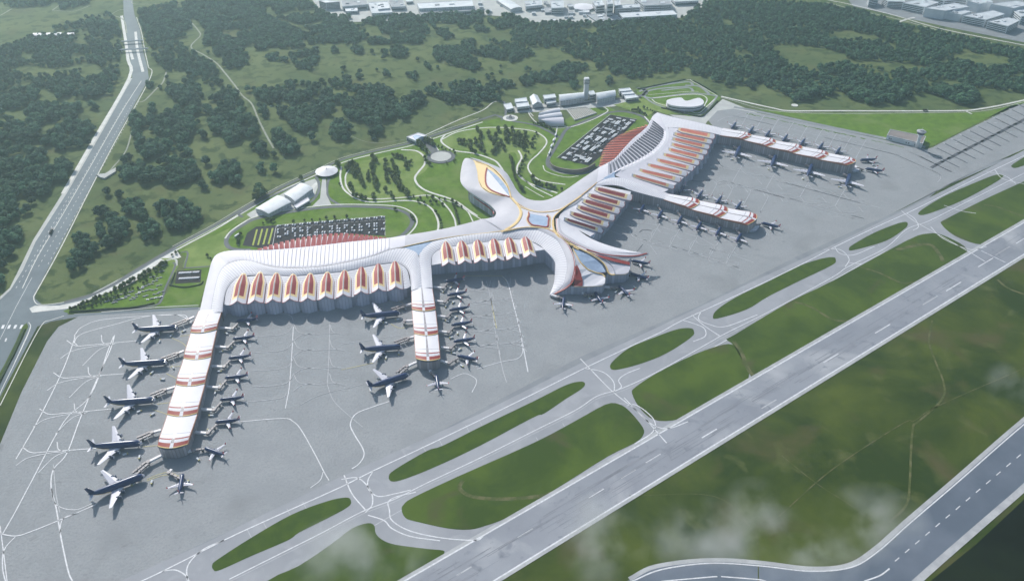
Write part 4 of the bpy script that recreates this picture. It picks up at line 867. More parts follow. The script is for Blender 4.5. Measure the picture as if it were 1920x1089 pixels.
# ================================================================ AIRCRAFT
def make_plane(name, L, span, R, zc, jumbo, label, cat, group):
    root = empty(name, (0,0,0), 0, label, cat, group)
    def bp(mb, n, m, sm=False, par=None):
        o = mb.build(n, m, par or root, sm); return o
    # fuselage: rings along x, nose at +L/2
    prof = [(0,.02,-.25),(.012,.30,-.2),(.035,.58,-.12),(.07,.82,-.05),(.12,.97,0),(.2,1,0),(.4,1,0),(.62,1,0),(.74,.93,.06),(.84,.70,.22),(.92,.42,.42),(.97,.22,.55),(1,.06,.62)]
    mb = MB(); rings = []; n = 14
    for u, r, dz in prof:
        rings.append([(L/2-u*L, R*r*math.sin(2*math.pi*k/n), zc+R*dz+R*r*1.06*math.cos(2*math.pi*k/n)) for k in range(n)])
    mb.loft(rings, lambda i, k: (1 if (i < 2 and jumbo) else 0))
    bp(mb, 'fuselage', ['navy','white'], True)
    if jumbo:
        mb = MB(); mb.loft([[(L/2-u*L, R*1.015*r*math.sin(t), zc+R*dz+R*1.07*r*math.cos(t)) for t in (1.75,1.95,2.15,2.0)] for u, r, dz in prof[7:11]], 0); bp(mb, 'gold_cheatline', 'gold')
        mb = MB(); mb.loft([[(L/2-u*L, R*1.015*r*math.sin(-t), zc+R*dz+R*1.07*r*math.cos(t)) for t in (1.75,2.0,2.15,1.95)] for u, r, dz in prof[7:11]], 0); bp(mb, 'gold_cheatline', 'gold')
    # windscreen
    mb = MB(); u, r = .045, .66
    mb.box((L/2-u*L-.2, 0, zc+R*.34), (L*.012, R*1.05, R*.16)); bp(mb, 'windscreen', 'bwin')
    def slab(rx0, rx1, tx0, tx1, y0, y1, z0, z1, th0, th1, s):
        mb = MB()
        A = [(rx0,s*y0,z0),(rx0-(rx0-rx1)*.4,s*y0,z0+th0),(rx1,s*y0,z0),(rx0-(rx0-rx1)*.4,s*y0,z0-th0*.5)]
        B = [(tx0,s*y1,z1),(tx0-(tx0-tx1)*.4,s*y1,z1+th1),(tx1,s*y1,z1),(tx0-(tx0-tx1)*.4,s*y1,z1-th1*.5)]
        mb.loft([A, B] if s < 0 else [B, A]); return mb
    for s in (1,-1):
        xr0 = L*(.115 if jumbo else .11); xr1 = -L*(.095 if jumbo else .075); xt0 = -L*(.16 if jumbo else .12); xt1 = -L*(.215 if jumbo else .175)
        kx = xr1-L*.015; ky = span*.17
        w = slab(xr0, xr1, xt0, xt1, R*.6, span/2, zc-R*.45, zc+R*.35, R*.22, R*.06, s)
        # trailing edge kink gives the inner panel its breadth
        A = [(xr0*.4,s*R*.6,zc-R*.42),(xr1-L*.01,s*R*.6,zc-R*.40),((xr1+(xt1-xr1)*.28),s*ky,zc-R*.22),(xr1*.2,s*ky,zc-R*.2)]
        w.add(A, [(0,1,2,3) if s < 0 else (3,2,1,0)])
        o = bp(w, 'wing', 'white')
        fl = MB(); 
        for a, b in ((.2,.45),(.5,.74)):
            xa = xr1+(xt1-xr1)*a; xb = xr1+(xt1-xr1)*b; ya = s*(R*.6+(span/2-R*.6)*a); yb = s*(R*.6+(span/2-R*.6)*b)
            za = zc-R*.45+R*.8*a+.12; zb = zc-R*.45+R*.8*b+.12
            fl.add([(xa+.3,ya,za),(xa-L*.012,ya,za-.3),(xb-L*.010,yb,zb-.3),(xb+.3,yb,zb)], [(0,1,2,3) if s < 0 else (3,2,1,0)])
        fo = bp(fl, 'flap', 'riser', par=o)
        if not jumbo:
            wl = MB(); wl.loft([[(xt0,s*span*.499,zc+R*.35),(xt1,s*span*.499,zc+R*.35),(xt1,s*span*.482,zc+R*.38),(xt0,s*span*.482,zc+R*.38)],[(xt0-1,s*span*.515,zc+R*1.25),(xt1-.6,s*span*.515,zc+R*1.25),(xt1-.6,s*span*.508,zc+R*1.27),(xt0-1,s*span*.508,zc+R*1.27)]]); bp(wl, 'winglet', 'redp')
        # engines
        for f in ((.30,.56) if jumbo else (.33,)):
            er = R*(.50 if jumbo else .52); el = L*(.075 if jumbo else .105); ex = xr0+(xt0-xr0)*f+el*.35; ey = s*span/2*f; ez = zc-R*.45+R*.8*f-er*1.15
            mb = MB(); rg = []
            for u, r in ((0,.86),(.06,1),(.45,1.0),(.8,.72),(1,.42)):
                rg.append([(ex+el/2-u*el, ey+er*r*math.sin(2*math.pi*k/10), ez+er*r*math.cos(2*math.pi*k/10)) for k in range(10)])
            mb.loft(rg); mb.box((ex-el*.35, ey, ez+er*.6), (el*.6, er*.25, er*.9)); e = bp(mb, 'engine', 'eng', True)
            mb = MB(); mb.tube((ex+el/2+.02,ey,ez), (ex+el/2+.15,ey,ez), er*.92, er*.84, 0, 10); bp(mb, 'inlet_lip', 'white', par=e)
        hs = slab(-L*.395, -L*.475, -L*.465, -L*.50, R*.2, L*.165, zc+R*.30, zc+R*.62, R*.14, R*.04, s); bp(hs, 'tailplane', 'white')
        mb = MB()
        for dx in (0, -R*.8): mb.tube((dx-L*.03, s*R*.9-.3, zc-R*.95-R*.5+.2), (dx-L*.03, s*R*.9+.3, zc-R*.95-R*.5+.2), .62*zc/7+.15, .62*zc/7+.15, 0, 8)
        mb.tube((-L*.03, s*R*.9, .8), (-L*.03, s*R*.8, zc-R*.4), .22, .22, 0, 6)
        g = bp(mb, 'main_gear', 'tyre')
        g.location.z = 0
    mb = MB(); mb.tube((L*.40,-.3,.55), (L*.40,.3,.55), .55, .55, 0, 8); mb.tube((L*.40,0,.6), (L*.40,0,zc-R*.7), .2, .2, 0, 6); bp(mb, 'nose_gear', 'tyre')
    mb = MB(); fz = zc+R*.75; fh = L*(.17 if jumbo else .165)
    mb.loft([[(-L*.365,0,fz),(-L*.42,R*.10,fz),(-L*.478,0,fz),(-L*.42,-R*.10,fz)], [(-L*.465,0,fz+fh),(-L*.485,R*.04,fz+fh),(-L*.512,0,fz+fh),(-L*.485,-R*.04,fz+fh)]])
    f = bp(mb, 'tail_fin', 'navy' if jumbo else 'redp')
    if not jumbo:
        mb = MB(); mb.loft([[(-L*.385,0,fz+.1),(-L*.42,R*.13,fz+.1),(-L*.46,0,fz+.1),(-L*.42,-R*.13,fz+.1)], [(-L*.415,0,fz+fh*.38),(-L*.44,R*.11,fz+fh*.38),(-L*.48,0,fz+fh*.38),(-L*.44,-R*.11,fz+fh*.38)]]); bp(mb, 'fin_root_panel', 'white', par=f)
        mb = MB(); mb.loft([[(-L*.435,0,fz+fh*.52),(-L*.455,R*.12,fz+fh*.52),(-L*.478,0,fz+fh*.52),(-L*.455,-R*.12,fz+fh*.52)], [(-L*.45,0,fz+fh*.72),(-L*.465,R*.10,fz+fh*.72),(-L*.485,0,fz+fh*.72),(-L*.465,-R*.10,fz+fh*.72)]]); bp(mb, 'fin_emblem', 'white', par=f)
    return root
used = {}
def put_plane(kind, nose, tail, label, group, sc_=1.0):
    L = 70.0*sc_ if kind == 'jumbo' else 38.0*sc_; zc = 7 if kind == 'jumbo' else 4.2
    n = P(*nose, zc); t = P(*tail, zc); d = (n-t); d.z = 0; d.normalize(); c = n-d*L/2
    rz = math.atan2(d.y, d.x); loc = (c.x, c.y, .2)
    if kind not in used:
        o = (make_plane('jumbo_jet', 70, 72, 5.0, 7.6, True, label, 'airliner', group) if kind == 'jumbo' else make_plane('small_jet', 38, 35, 3.0, 4.8, False, label, 'airliner', group))
        o.location = loc; o.rotation_euler = (0,0,rz); used[kind] = o; KIDS[o.name] = kids(o); o.scale = (sc_,)*3
    else: o = dup(used[kind], loc, rz, label, group, (sc_,)*3)
    return o, n
ORD = ['first','second','third','fourth','fifth','sixth','seventh','eighth']
jl = [((334,615),(263,619)),((314,679),(237,684)),((292,750),(213,756)),((267,831),(180,838)),((272,891),(180,926))]
for k, (n, t) in enumerate(jl): put_plane('jumbo', n, t, 'large navy four-engined jet, %s from the top left of the longest pier' % ORD[k] if k < 4 else 'large navy four-engined jet with its nose tilted up, lowest left of the longest pier', 'jumbo jets left of the longest pier', 1.06)
jl = [((751,587),(683,594)),((753.5,650),(683,656)),((767,702),(696,725.5))]
for k, (n, t) in enumerate(jl): put_plane('jumbo', n, t, 'large navy jet left of the short middle pier, %s of three' % ['topmost','middle one','lowest and tilted'][k], 'jumbo jets left of the middle pier', 1.0)
jl = [((1388,275),(1377,299)),((1454.6,292),(1445,316)),((1523,309),(1513,334)),((1594,327),(1585,354))]
for k, (n, t) in enumerate(jl): put_plane('jumbo', n, t, 'large navy jet on the near side of the far upper pier, %s from left' % ORD[k], 'jumbo jets below the far upper pier', 1.0)
G1 = 'small jets right of the longest pier'
sl = [((443,602.5),(478,599)),((436,636),(472,632)),((428,672),(465,668)),((421,709),(458,705)),((412,750),(450,746)),((403,792),(442,788))]
for k, (n, t) in enumerate(sl): put_plane('small', n, t, 'small navy jet with red tail, %s from top right of the longest pier' % ORD[k], G1)
put_plane('small', (383,840), (421,854), 'small navy jet turned aslant beside the lower tip of the longest pier', G1)
put_plane('small', (343,888), (336,928), 'small jet parked nose up alone just below the tip of the longest pier', G1)
G2 = 'small jets right of the middle pier'
sl = [((834,528),(869,524)),((838,554),(873,549)),((842,582),(877,577)),((846,610),(881,605)),((850,641),(886,636))]
for k, (n, t) in enumerate(sl): put_plane('small', n, t, 'small navy jet with red tail, %s from top right of the middle pier' % ORD[k], G2)
put_plane('small', (857,667), (893,675), 'small navy jet turned aslant, lowest right of the short middle pier', G2)
put_plane('small', (818,703), (822,729), 'small jet parked nose up alone below the tip of the middle pier', G2)
G3 = 'small jets around the terminal nose'
for n, t, l in (((1057.6,557.5),(1055,578),'small jet nose up under the left tip of the curved roof claw'), ((1115,548),(1130,570),'small jet aslant in front of the red wedge of the terminal nose'), ((1160,536),(1181.6,557),'small jet with red wingtip at the right of the terminal nose'),
                ((1181.6,513),(1200,519),'small jet half hidden behind the terminal nose, its tail showing'), ((1183,489),(1203,493),'small jet peeping out under the right roof claw')):
    put_plane('small', n, t, l, G3)
G4 = 'small jets along the upper side of the short east pier'
for k, (n, t) in enumerate([((1273,363),(1284,349.5)),((1306.5,373),(1318,359)),((1342,383),(1352.5,370)),((1379,394),(1389,380.5))]):
    put_plane('small', n, t, 'small jet behind the short east pier, %s from the left' % ORD[k], G4, 1.05)
put_plane('small', (1427,418.5), (1464,428), 'small jet parked off the right end of the short east pier', G4, 1.05)
G5 = 'small jets along the lower side of the short east pier'
for k, (n, t) in enumerate([((1208,385),(1197,403)),((1242,395.5),(1231,413.5)),((1279,406),(1268,424)),((1315,417),(1304,435)),((1351.6,427),(1340.6,445)),((1390,439),(1379,457))]):
    put_plane('small', n, t, 'small jet on the near side of the short east pier, %s from left' % ORD[k], G5, 1.08)
G6 = 'small jets along the upper side of the far pier'
for k, (n, t) in enumerate([((1371.5,242),(1380,231)),((1404,250),(1413,239)),((1435,257),(1444,246)),((1467.5,265.5),(1476,254.5)),((1500,273),(1509,262)),((1534,281),(1543,270)),((1566.5,289.5),(1575,279))]):
    put_plane('small', n, t, 'small jet with red fin behind the far upper pier, %s from the left' % ORD[k], G6, 1.1)
put_plane('small', (1612,301), (1644,300), 'small jet off the right end of the far pier, upper of two', G6, 1.08)
put_plane('small', (1622,317), (1654,322), 'small jet off the right end of the far pier, lower of two', G6, 1.08)
# ================================================================ JET BRIDGES
def bridge(a, b, c, label, group, z=5.0, twin=False):
    """a pier end, b rotunda, c aircraft door (pixels at deck height)"""
    A, B, C_ = P(*a, z), P(*b, z), P(*c, z)
    root = empty('jet_bridge', (B.x, B.y, .2), 0, label, 'jet bridge', group); inv = -Vector((B.x, B.y, .2))
    def beam(p, q, w, h, n, m, par=None):
        d = (q-p); d.z = 0
        if d.length < .5: return None
        d.normalize(); s = Vector((-d.y, d.x, 0))*w/2; mb = MB()
        ring = lambda c: [c-s-Vector((0,0,h/2)), c+s-Vector((0,0,h/2)), c+s+Vector((0,0,h/2)), c-s+Vector((0,0,h/2))]
        mb.loft([ring(p+inv), ring(q+inv)]); return mb.build(n, m, par or root)
    beam(A, B, 3.8, 3.2, 'fixed_walkway', 'metal2')
    mb = MB(); mb.tube((0,0,z-2.1), (0,0,z+1.9), 3.0, 3.0, 0, 12); mb.build('rotunda', 'metal', root)
    mb = MB(); mb.tube((0,0,-.1), (0,0,z-1.9), .8, .8, 0, 8); mb.build('support_column', 'metal', root)
    for off in ((-3,3) if twin else (0,)):
        d = (C_-B); L = d.length; d.normalize(); s = Vector((-d.y, d.x, 0))*off; k = 3
        e0 = B+s*.5+d*2
        for i in range(k):
            p = B+s+d*(2+(L-2)*i/k); q = B+s+d*(2+(L-2)*(i+.86)/k) if i < k-1 else C_+s*1.2
            beam(p, q, 3.0-.25*i, 2.9-.25*i, 'tunnel_section', 'metal')
        p = B+s+d*(L*.72)+inv; mb = MB(); mb.box((p.x, p.y, 0), (2.4, 1.6, z-1.6)); mb.build('drive_column', 'tyre', root)
    return root
for k, (x, y) in enumerate([(412,614.5),(403,649.5),(396,686),(388,725),(377,767),(366,810)]):
    n = sl0 = [((443,602.5)),((436,636)),((428,672)),((421,709)),((412,750)),((403,792))][k]
    bridge((x,y), (x+24,y+2), (n[0]+3,n[1]+4), 'white jet bridge, %s from the top right of the longest pier' % ORD[k], 'jet bridges right of the longest pier')
bridge((352,846),(362,844),(386,841), 'grey jet bridge at the lower right corner of the longest pier', 'jet bridges right of the longest pier')
bridge((322,880),(317,886),(340,898), 'grey jet bridge bending from the tip of the longest pier', 'jet bridges right of the longest pier')
for k, ((ax,ay),(bx,by),(cx,cy)) in enumerate([((364,594),(352,600),(322,611)),((345,658),(333,663),(303,674)),((330,725),(310,731),(283,742)),((302,806),(285,811),(258,823)),((304,853),(278,866),(252,888))]):
    bridge((ax,ay),(bx,by),(cx,cy), 'twin-armed grey jet bridge, %s from the top left of the longest pier' % ORD[k], 'jet bridges left of the longest pier', z=6, twin=True)
for k, ((ax,ay),(bx,by),(cx,cy)) in enumerate([((772,570),(758,573),(735,581)),((778,631),(766,634),(740,643)),((781,679),(763,687),(746,700))]):
    bridge((ax,ay),(bx,by),(cx,cy), 'twin-armed grey jet bridge, %s from the top left of the middle pier' % ORD[k], 'jet bridges left of the middle pier', z=6, twin=True)
bridge((774,601),(759,602),(757,607), 'short hooked jet bridge without an aircraft left of the middle pier', 'jet bridges left of the middle pier', z=6)
for k, (x, y) in enumerate([(813,538),(816,564),(820,592),(823,621),(827,651)]):
    n = [(834,528),(838,554),(842,582),(846,610),(850,641)][k]
    bridge((x,y), (x+18,y+2.5), (n[0]+5,n[1]+3), 'white jet bridge, %s from the top right of the middle pier' % ORD[k], 'jet bridges right of the middle pier')
bridge((826,676),(842,681),(859,671), 'grey jet bridge at the lower right corner of the middle pier', 'jet bridges right of the middle pier')
bridge((806,694),(809,699),(816,706), 'grey jet bridge below the tip of the middle pier', 'jet bridges right of the middle pier')
for k, (x, y) in enumerate([(1208,385),(1242,395.5),(1279,406),(1315,417),(1351.6,427),(1390,439)]):
    bridge((x-9,y-11), (x-7,y-7), (x-2,y+1), 'jet bridge on the near side of the short east pier, %s from the left' % ORD[k], 'jet bridges below the short east pier')
for k, (x, y) in enumerate([(1388,276),(1454.6,293),(1523,309.6),(1594,327.5)]):
    bridge((x-12,y-2), (x-11,y), (x-3,y+4), 'jet bridge on the near side of the far upper pier, %s from the left' % ORD[k], 'jet bridges below the far upper pier', z=6)
for k, (a, b, c, l) in enumerate([((1034,553),(1046,557),(1056,560),'jet bridge under the left roof claw'),((1092,548),(1097,552),(1114,552),'red-capped jet bridge in front of the terminal nose'),((1132,538),(1146,539),(1160,540),'jet bridge reaching right from the terminal nose'),((1172,516),(1176,514),(1182,514),'jet bridge behind the terminal nose'),((1409,423),(1418,422),(1427,420),'jet bridge off the right end of the short east pier'),((1597,314),(1608,315),(1620,318),'jet bridge off the right end of the far upper pier')]):
    bridge(a, b, c, l, 'jet bridges at roof tips')
# glass gate lounges at the ends of the two east piers
for pts, lab in (([(1406,418),(1414,417),(1424,424),(1418,431),(1406,432)],'low glazed lounge at the right tip of the short east pier'), ([(1597,308),(1610,313),(1611,319),(1600,321),(1596,318)],'low glazed lounge at the right tip of the far upper pier')):
    c = P(sum(p[0] for p in pts)/5, sum(p[1] for p in pts)/5, 0); root = empty('gate_lounge', c, 0, lab, 'lounge')
    w = [P(*p, 5)-c for p in pts]; mb = MB(); mb.prism([(p.x,p.y) for p in w], 0, 4.6, 0, 0); mb.build('lounge_wall', 'wall', root)
    mb = MB(); mb.prism([(p.x*1.06,p.y*1.06) for p in w], 4.65, 5.4); mb.build('lounge_roof', 'roofw', root)

# ================================================================ APRON VEHICLES
def service(px, rz, label, group, z=.2):
    global SV
    try: SV
    except NameError:
        SV = empty('service_vehicle', (0,0,0)); tag(SV, 'x', 'service vehicle', 'x')
        mb = MB(); mb.box((-1.2,0,.7), (5.2,2.5,1.9)); mb.build('load_bed', 'broof', SV)
        mb = MB(); mb.box((2.6,0,.6), (2.2,2.3,2.1), 0, 0, .85); c = mb.build('cab', 'yellow', SV)
        mb = MB(); mb.box((3.55,0,1.6), (.15,1.8,.7)); mb.build('windscreen', 'bwin', c)
        for x in (-2.6,2.2):
            for s in (-1,1): mb = MB(); mb.tube((x,s*1.25,.5), (x,s*.9,.5), .5, .5, 0, 8); mb.build('wheel', 'tyre', SV)
        KIDS[SV.name] = kids(SV); o = SV; o.location = P(*px, z); o.rotation_euler = (0,0,rz); o['label'] = label; o['group'] = group; return
    dup(SV, P(*px, z), rz, label, group)
for lab, pts in (('left of the longest pier', [(300,640),(322,630),(285,700),(305,712),(262,772),(286,778),(236,852),(262,858),(250,908),(285,905),(345,622),(325,690)]), ('right of the longest pier', [(440,618),(425,626),(433,652),(415,660),(422,688),(412,697),(412,724),(404,737),(402,766),(396,780),(392,808),(372,862),(352,905)]),
  ('left of the middle pier', [(722,606),(745,600),(724,672),(748,664),(738,722),(760,580),(748,645)]), ('right of the middle pier', [(845,541),(830,548),(850,568),(836,575),(855,596),(838,603),(858,626),(846,634),(862,656),(850,663),(866,687),(828,722)]),
  ('around the terminal nose', [(1068,575),(1105,560),(1140,556),(1190,540),(1155,548)]), ('below the short east pier', [(1214,400),(1250,410),(1286,421),(1322,433),(1360,443),(1398,455),(1325,372),(1362,382),(1298,360)]), ('below the far upper pier', [(1400,298),(1465,314),(1535,331),(1605,350),(1372,300),(1440,318),(1505,336),(1575,352),(1636,310)])):
    for p in pts: service(p, random.uniform(0,6.28), 'small grey and yellow service vehicle on the apron %s' % lab, 'service vehicles '+lab)
# ================================================================ OTHER BUILDINGS
def block(name, pts, h, label, cat='building', group=None, wallm='bwall', roofm='broof', par=None, plant=0, windows=0, eave=.0, nosort=False):
    """flat-roofed building from its four roof corners in the photo"""
    w = [P(*p, h) for p in pts]; c = sum(w, Vector())/len(w); c.z = 0
    root = empty(name, c, 0, label, cat, group)
    w = [p-c for p in w]; mb = MB(); mb.prism([(p.x,p.y) for p in w], 0, h-.6, 0, 0); mb.build('wall', wallm, root)
    mb = MB(); k = 1+eave
    mb.prism([(p.x*k,p.y*k) for p in w], h-.55, h); ro = mb.build('roof', roofm, root)
    if len(w) == 4:
        # parapet
        mb = MB()
        for i in range(4):
            a, b = w[i]*k, w[(i+1)%4]*k; d = (b-a).normalized(); nrm = Vector((-d.y,d.x,0)); s = 1 if nrm.dot(-a) > 0 else -1
            q = [a, b, b+nrm*s*.9, a+nrm*s*.9]; mb.prism([(p.x,p.y) for p in q], h+.02+i*.01, h+.9+i*.01)
        mb.build('parapet', 'bwhite', ro)
        u = (w[1]-w[0]); v = (w[3]-w[0])
        for j in range(plant):
            a = w[0]+u*random.uniform(.12,.75)+v*random.uniform(.15,.7); s = min(u.length, v.length)
            mb = MB(); mb.box((a.x, a.y, h+.05), (s*random.uniform(.08,.3), s*random.uniform(.08,.2), random.uniform(1.2,3)), math.atan2(u.y,u.x)); mb.build('roof_plant', random.choice(['bwhite','broof2']), ro)
        if windows:
            for i in range(4):
                a, b = w[i], w[(i+1)%4]; d = (b-a); L = d.length; d.normalize(); nrm = Vector((d.y,-d.x,0))
                if nrm.dot(a+b) < 0: nrm = -nrm
                for f in range(windows):
                    z0 = 1.5+f*(h-1)/windows; z1 = z0+(h-1)/windows*.45
                    p, q = a+d*L*.04+nrm*.12, b-d*L*.04+nrm*.12
                    mb = MB(); mb.quad((p.x,p.y,z0),(q.x,q.y,z0),(q.x,q.y,z1),(p.x,p.y,z1)); mb.build('window_band', 'bwin', root)
    return root
def vault(name, a, b, c, d, h, rise, label, cat='hangar', group=None, roofm='bwhite', nseg=10, lip=0):
    """barrel-vault roof: a-b one long eave, d-c the other (pixels at eave height h)"""
    A, B, C_, D = (P(*p, h) for p in (a, b, c, d)); ce = (A+B+C_+D)/4; ce.z = 0
    A, B, C_, D = (p-ce for p in (A, B, C_, D)); root = empty(name, ce, 0, label, cat, group)
    mb = MB(); rows = []
    for p, q in ((A,D),(B,C_)):
        rows.append([p*(1-t)+q*t+Vector((0,0,rise*math.sin(math.pi*t)**.8)) for t in [i/nseg for i in range(nseg+1)]])
    for dz, fl in ((0,False),(-.5,True)):
        r = [[p+Vector((0,0,dz)) for p in row] for row in rows]; n = nseg+1
        fs = [(i,i+1,n+i+1,n+i) for i in range(nseg)]; mb.add(r[0]+r[1], [f[::-1] for f in fs] if not fl else fs)
    mb.build('roof', roofm, root)
    mb = MB(); n = nseg+1
    for row, s in ((rows[0], .97), (rows[1], .97)):
        pts = [Vector((p.x*s,p.y*s,p.z-.6)) for p in row]; base = [Vector((p.x,p.y,0)) for p in pts]
        mb.add(pts+base, [(i,i+1,n+i+1,n+i) for i in range(nseg)], 0, [(k*3,p.z) for k, p in enumerate(pts+base)])
    for p, q in ((rows[0][0],rows[1][0]),(rows[0][-1],rows[1][-1])):
        p, q = p*.97, q*.97; L = (q-p).length
        mb.add([(p.x,p.y,0),(q.x,q.y,0),(q.x,q.y,h-.6),(p.x,p.y,h-.6)], [(0,1,2,3)], 0, [(0,0),(L,0),(L,h),(0,h)])
    mb.build('wall', 'bwall', root); return root
vault('hangar', (503,401),(546,378.5),(520,366),(478,391), 11, 3, 'white barrel-roofed hangar, left one of the pair beside the perimeter road', group='barrel-roofed hangars')
vault('hangar', (553,377.5),(587,353),(563,343),(532,364.5), 11, 3, 'white barrel-roofed hangar, right one of the pair beside the perimeter road', group='barrel-roofed hangars')
block('service_shed', [(551,386),(577,370),(581,376),(556,391)], 6, 'low grey shed in front of the right barrel-roofed hangar', 'shed', roofm='roof', plant=0, windows=1)
def disc(name, px, R, h, rise, label, cat, m, m2, seg=40):
    c = P(*px, 0); root = empty(name, c, 0, label, cat); mb = MB()
    ring = lambda r, z: [(r*math.cos(2*math.pi*k/seg), r*math.sin(2*math.pi*k/seg), z) for k in range(seg)]
    mb.loft([ring(R,h-.7), ring(R,h), ring(R*.5,h+rise*.55), ring(.6,h+rise)]); mb.build('roof', m, root)
    mb = MB(); mb.loft([ring(R*.86,0), ring(R*.86,h-.75)]); mb.build('wall', m2, root); return root
rr = disc('round_pavilion', (613,325), 26, 6, 6.5, 'white shallow-coned round pavilion at the bend of the perimeter road', 'pavilion', 'roofw', 'bwin')
mb = MB(); mb.tube((0,0,12.4), (0,0,14.5), .9, .5); mb.build('finial', 'metal', rr)
# gate pavilion with arched window
g = block('gate_pavilion', [(762,257),(784,249),(800,254),(780,265)], 11, 'white square gate pavilion with an arched glass front behind the round plaza', 'pavilion', roofm='roofw', windows=1)
c = P(781,262,0)
mb = MB(); a, b = P(778,265.5,10)-Vector(g.location), P(799,256,10)-Vector(g.location); d = (b-a)
for k in range(10):
    t0, t1 = k/10, (k+1)/10; p, q = a+d*t0, a+d*t1; z0, z1 = 10+5*math.sin(math.pi*t0), 10+5*math.sin(math.pi*t1); cc = Vector((-14,12,0))
    mb.quad((p.x,p.y,z0),(q.x,q.y,z1),(q.x*.3+cc.x*.7,q.y*.3+cc.y*.7,11.2),(p.x*.3+cc.x*.7,p.y*.3+cc.y*.7,11.2)); mb.quad((p.x,p.y,5),(q.x,q.y,5),(q.x,q.y,z1),(p.x,p.y,z0))
mb.build('arched_window', 'glass', g)
# round plaza: dark ring with a pale disc
c = P(827,295,0); root = empty('round_plaza', c, 0, 'round raised plaza with pale disc and dark ring in the garden', 'plaza')
def cyl(R0, z0, z1, n, m, par): 
    mb = MB(); mb.tube((0,0,z0), (0,0,z1), R0, R0, 0, 48); return mb.build(n, m, par)
cyl(34, .3, 1.6, 'ring_terrace', 'road', root); cyl(25, 1.6, 2.4, 'disc', 'pave', root)
c = P(957,222,0); root = empty('roundabout_island', c, 0, 'round white traffic island with a grey sculpture at the north junction', 'traffic island')
cyl(20, .3, 1.0, 'kerb_ring', 'path', root); cyl(12, 1.0, 1.5, 'inner_disc', 'road_light', root)
mb = MB()
for k in range(5): mb.tube((4*math.cos(k*1.26),4*math.sin(k*1.26),1.5), (1.5*math.cos(k*1.26+.6),1.5*math.sin(k*1.26+.6),9), .9, .4)
mb.build('sculpture', 'metal', root)
# shell-roofed hall: three white overlapping vaults
root = empty('shell_hall', P(1030,222,0), 0, 'white hall roofed with three overlapping curved shells beside the roundabout', 'hall')
o0 = Vector(root.location)
for k, (a, b, c_, d) in enumerate([((1012,213),(1048,203),(1051,211),(1009,218)), ((1009,218.5),(1051,211),(1055,220),(1010,225)), ((1010,225.5),(1055,220),(1058,232),(1022,231))]):
    at = resample([(*a,10+k*.0),((a[0]+b[0])/2,(a[1]+b[1])/2-1,12),(*b,10)], [(*d,7.5),((c_[0]+d[0])/2,(c_[1]+d[1])/2+1,8),(*c_,7.5)]); mb = MB(); vs = []; nv = 9
    for i in range(17):
        A, B = at(i/16)
        for j in range(nv):
            v = j/(nv-1); p = A*(1-v)+B*v; vs.append((p[0]-o0.x, p[1]-o0.y, p[2]+5*math.sin(math.pi*v)**.7))
    mb.add(vs, [(i*nv+j,i*nv+j+1,(i+1)*nv+j+1,(i+1)*nv+j)[::-1] for i in range(16) for j in range(nv-1)])
    mb.add([vs[16*nv+j] for j in range(nv)]+[(vs[16*nv+j][0],vs[16*nv+j][1],0) for j in range(nv)], [(j,j+1,nv+j+1,nv+j) for j in range(nv-1)])
    mb.add([vs[i*nv+nv-1] for i in range(17)]+[(vs[i*nv+nv-1][0],vs[i*nv+nv-1][1],0) for i in range(17)], [(i,i+1,18+i,17+i) for i in range(16)])
    mb.build('shell_roof', 'roofw' if k < 2 else 'roof', root, True)
# nursery beds
w = [P(*p, 2.5) for p in [(1062,205),(1099,201),(1118,212),(1078,225)]]; c = sum(w, Vector())/4; c.z = 0
root = empty('nursery_beds', c, 0, 'fenced plot of brown ridged planting beds beside the shell hall', 'planting beds')
mb = MB(); mb.prism([((p-c).x,(p-c).y) for p in w], .3, 2.2); mb.build('soil', 'planted', root)
u, v = (w[1]-w[0]), (w[3]-w[0])
mb = MB()
for k in range(12):
    a = w[0]-c+u*((k+.2)/12); b = w[3]-c+(w[2]-w[3])*((k+.2)/12); s = u/40
    mb.quad((a.x,a.y,2.3),(b.x,b.y,2.3),((b+s).x,(b+s).y,2.9),((a+s).x,(a+s).y,2.9))
mb.build('bed_ridges', 'pave', root)
mb = MB()
for i in range(4):
    a, b = w[i]-c, w[(i+1)%4]-c; d = (b-a).normalized(); n_ = Vector((-d.y,d.x,0))*1.0
    mb.prism([((a-n_).x,(a-n_).y),((b-n_).x,(b-n_).y),((b+n_).x,(b+n_).y),((a+n_).x,(a+n_).y)], .3, 3.4+i*.02)
mb.build('border_wall', 'pave', root)
# row of buildings along the north service road
NR = 'white buildings along the north service road'
block('white_shed', [(944,196),(958,193),(963,203),(950,206)], 8, 'small white shed at the left end of the north service road', 'building', NR, roofm='bwhite', windows=1)
r_ = block('twin_roof_hall', [(965,186),(987,183),(989,190),(966,192.5)], 14, 'white flat-roofed hall, upper left of the north row with a second step behind', 'building', NR, roofm='bwhite', windows=1)
block('twin_roof_hall', [(967,193),(990,190.5),(993,199),(970,202)], 12, 'white flat-roofed hall, lower step at the left of the north row', 'building', NR, roofm='bwhite', windows=1)
vault('gabled_hall', (999,197),(993,182),(1008,179),(1016,194), 11, 7, 'white hall with steep pointed roof and dark gable in the north row', 'building', NR, nseg=2)
block('office_block', [(1018,179),(1040,176.5),(1043,183),(1021,186)], 15, 'white office block just right of the pointed hall', 'building', NR, roofm='bwhite', windows=2)
block('office_annex', [(1024,190),(1041,187.5),(1043,192),(1025,195)], 9, 'small white annex in front of the office block in the north row', 'building', NR, roofm='bwhite', windows=1)
vault('curved_hall', (1050,190),(1096,183),(1094,174),(1047,178), 15, 6, 'long white curved hall at the foot of the tall square tower', 'building', NR, nseg=12)
vault('drum_hall', (1120,188),(1155,180),(1152,170),(1116,175), 14, 7, 'white drum-shaped hall right of the tall square tower', 'building', NR, nseg=12)
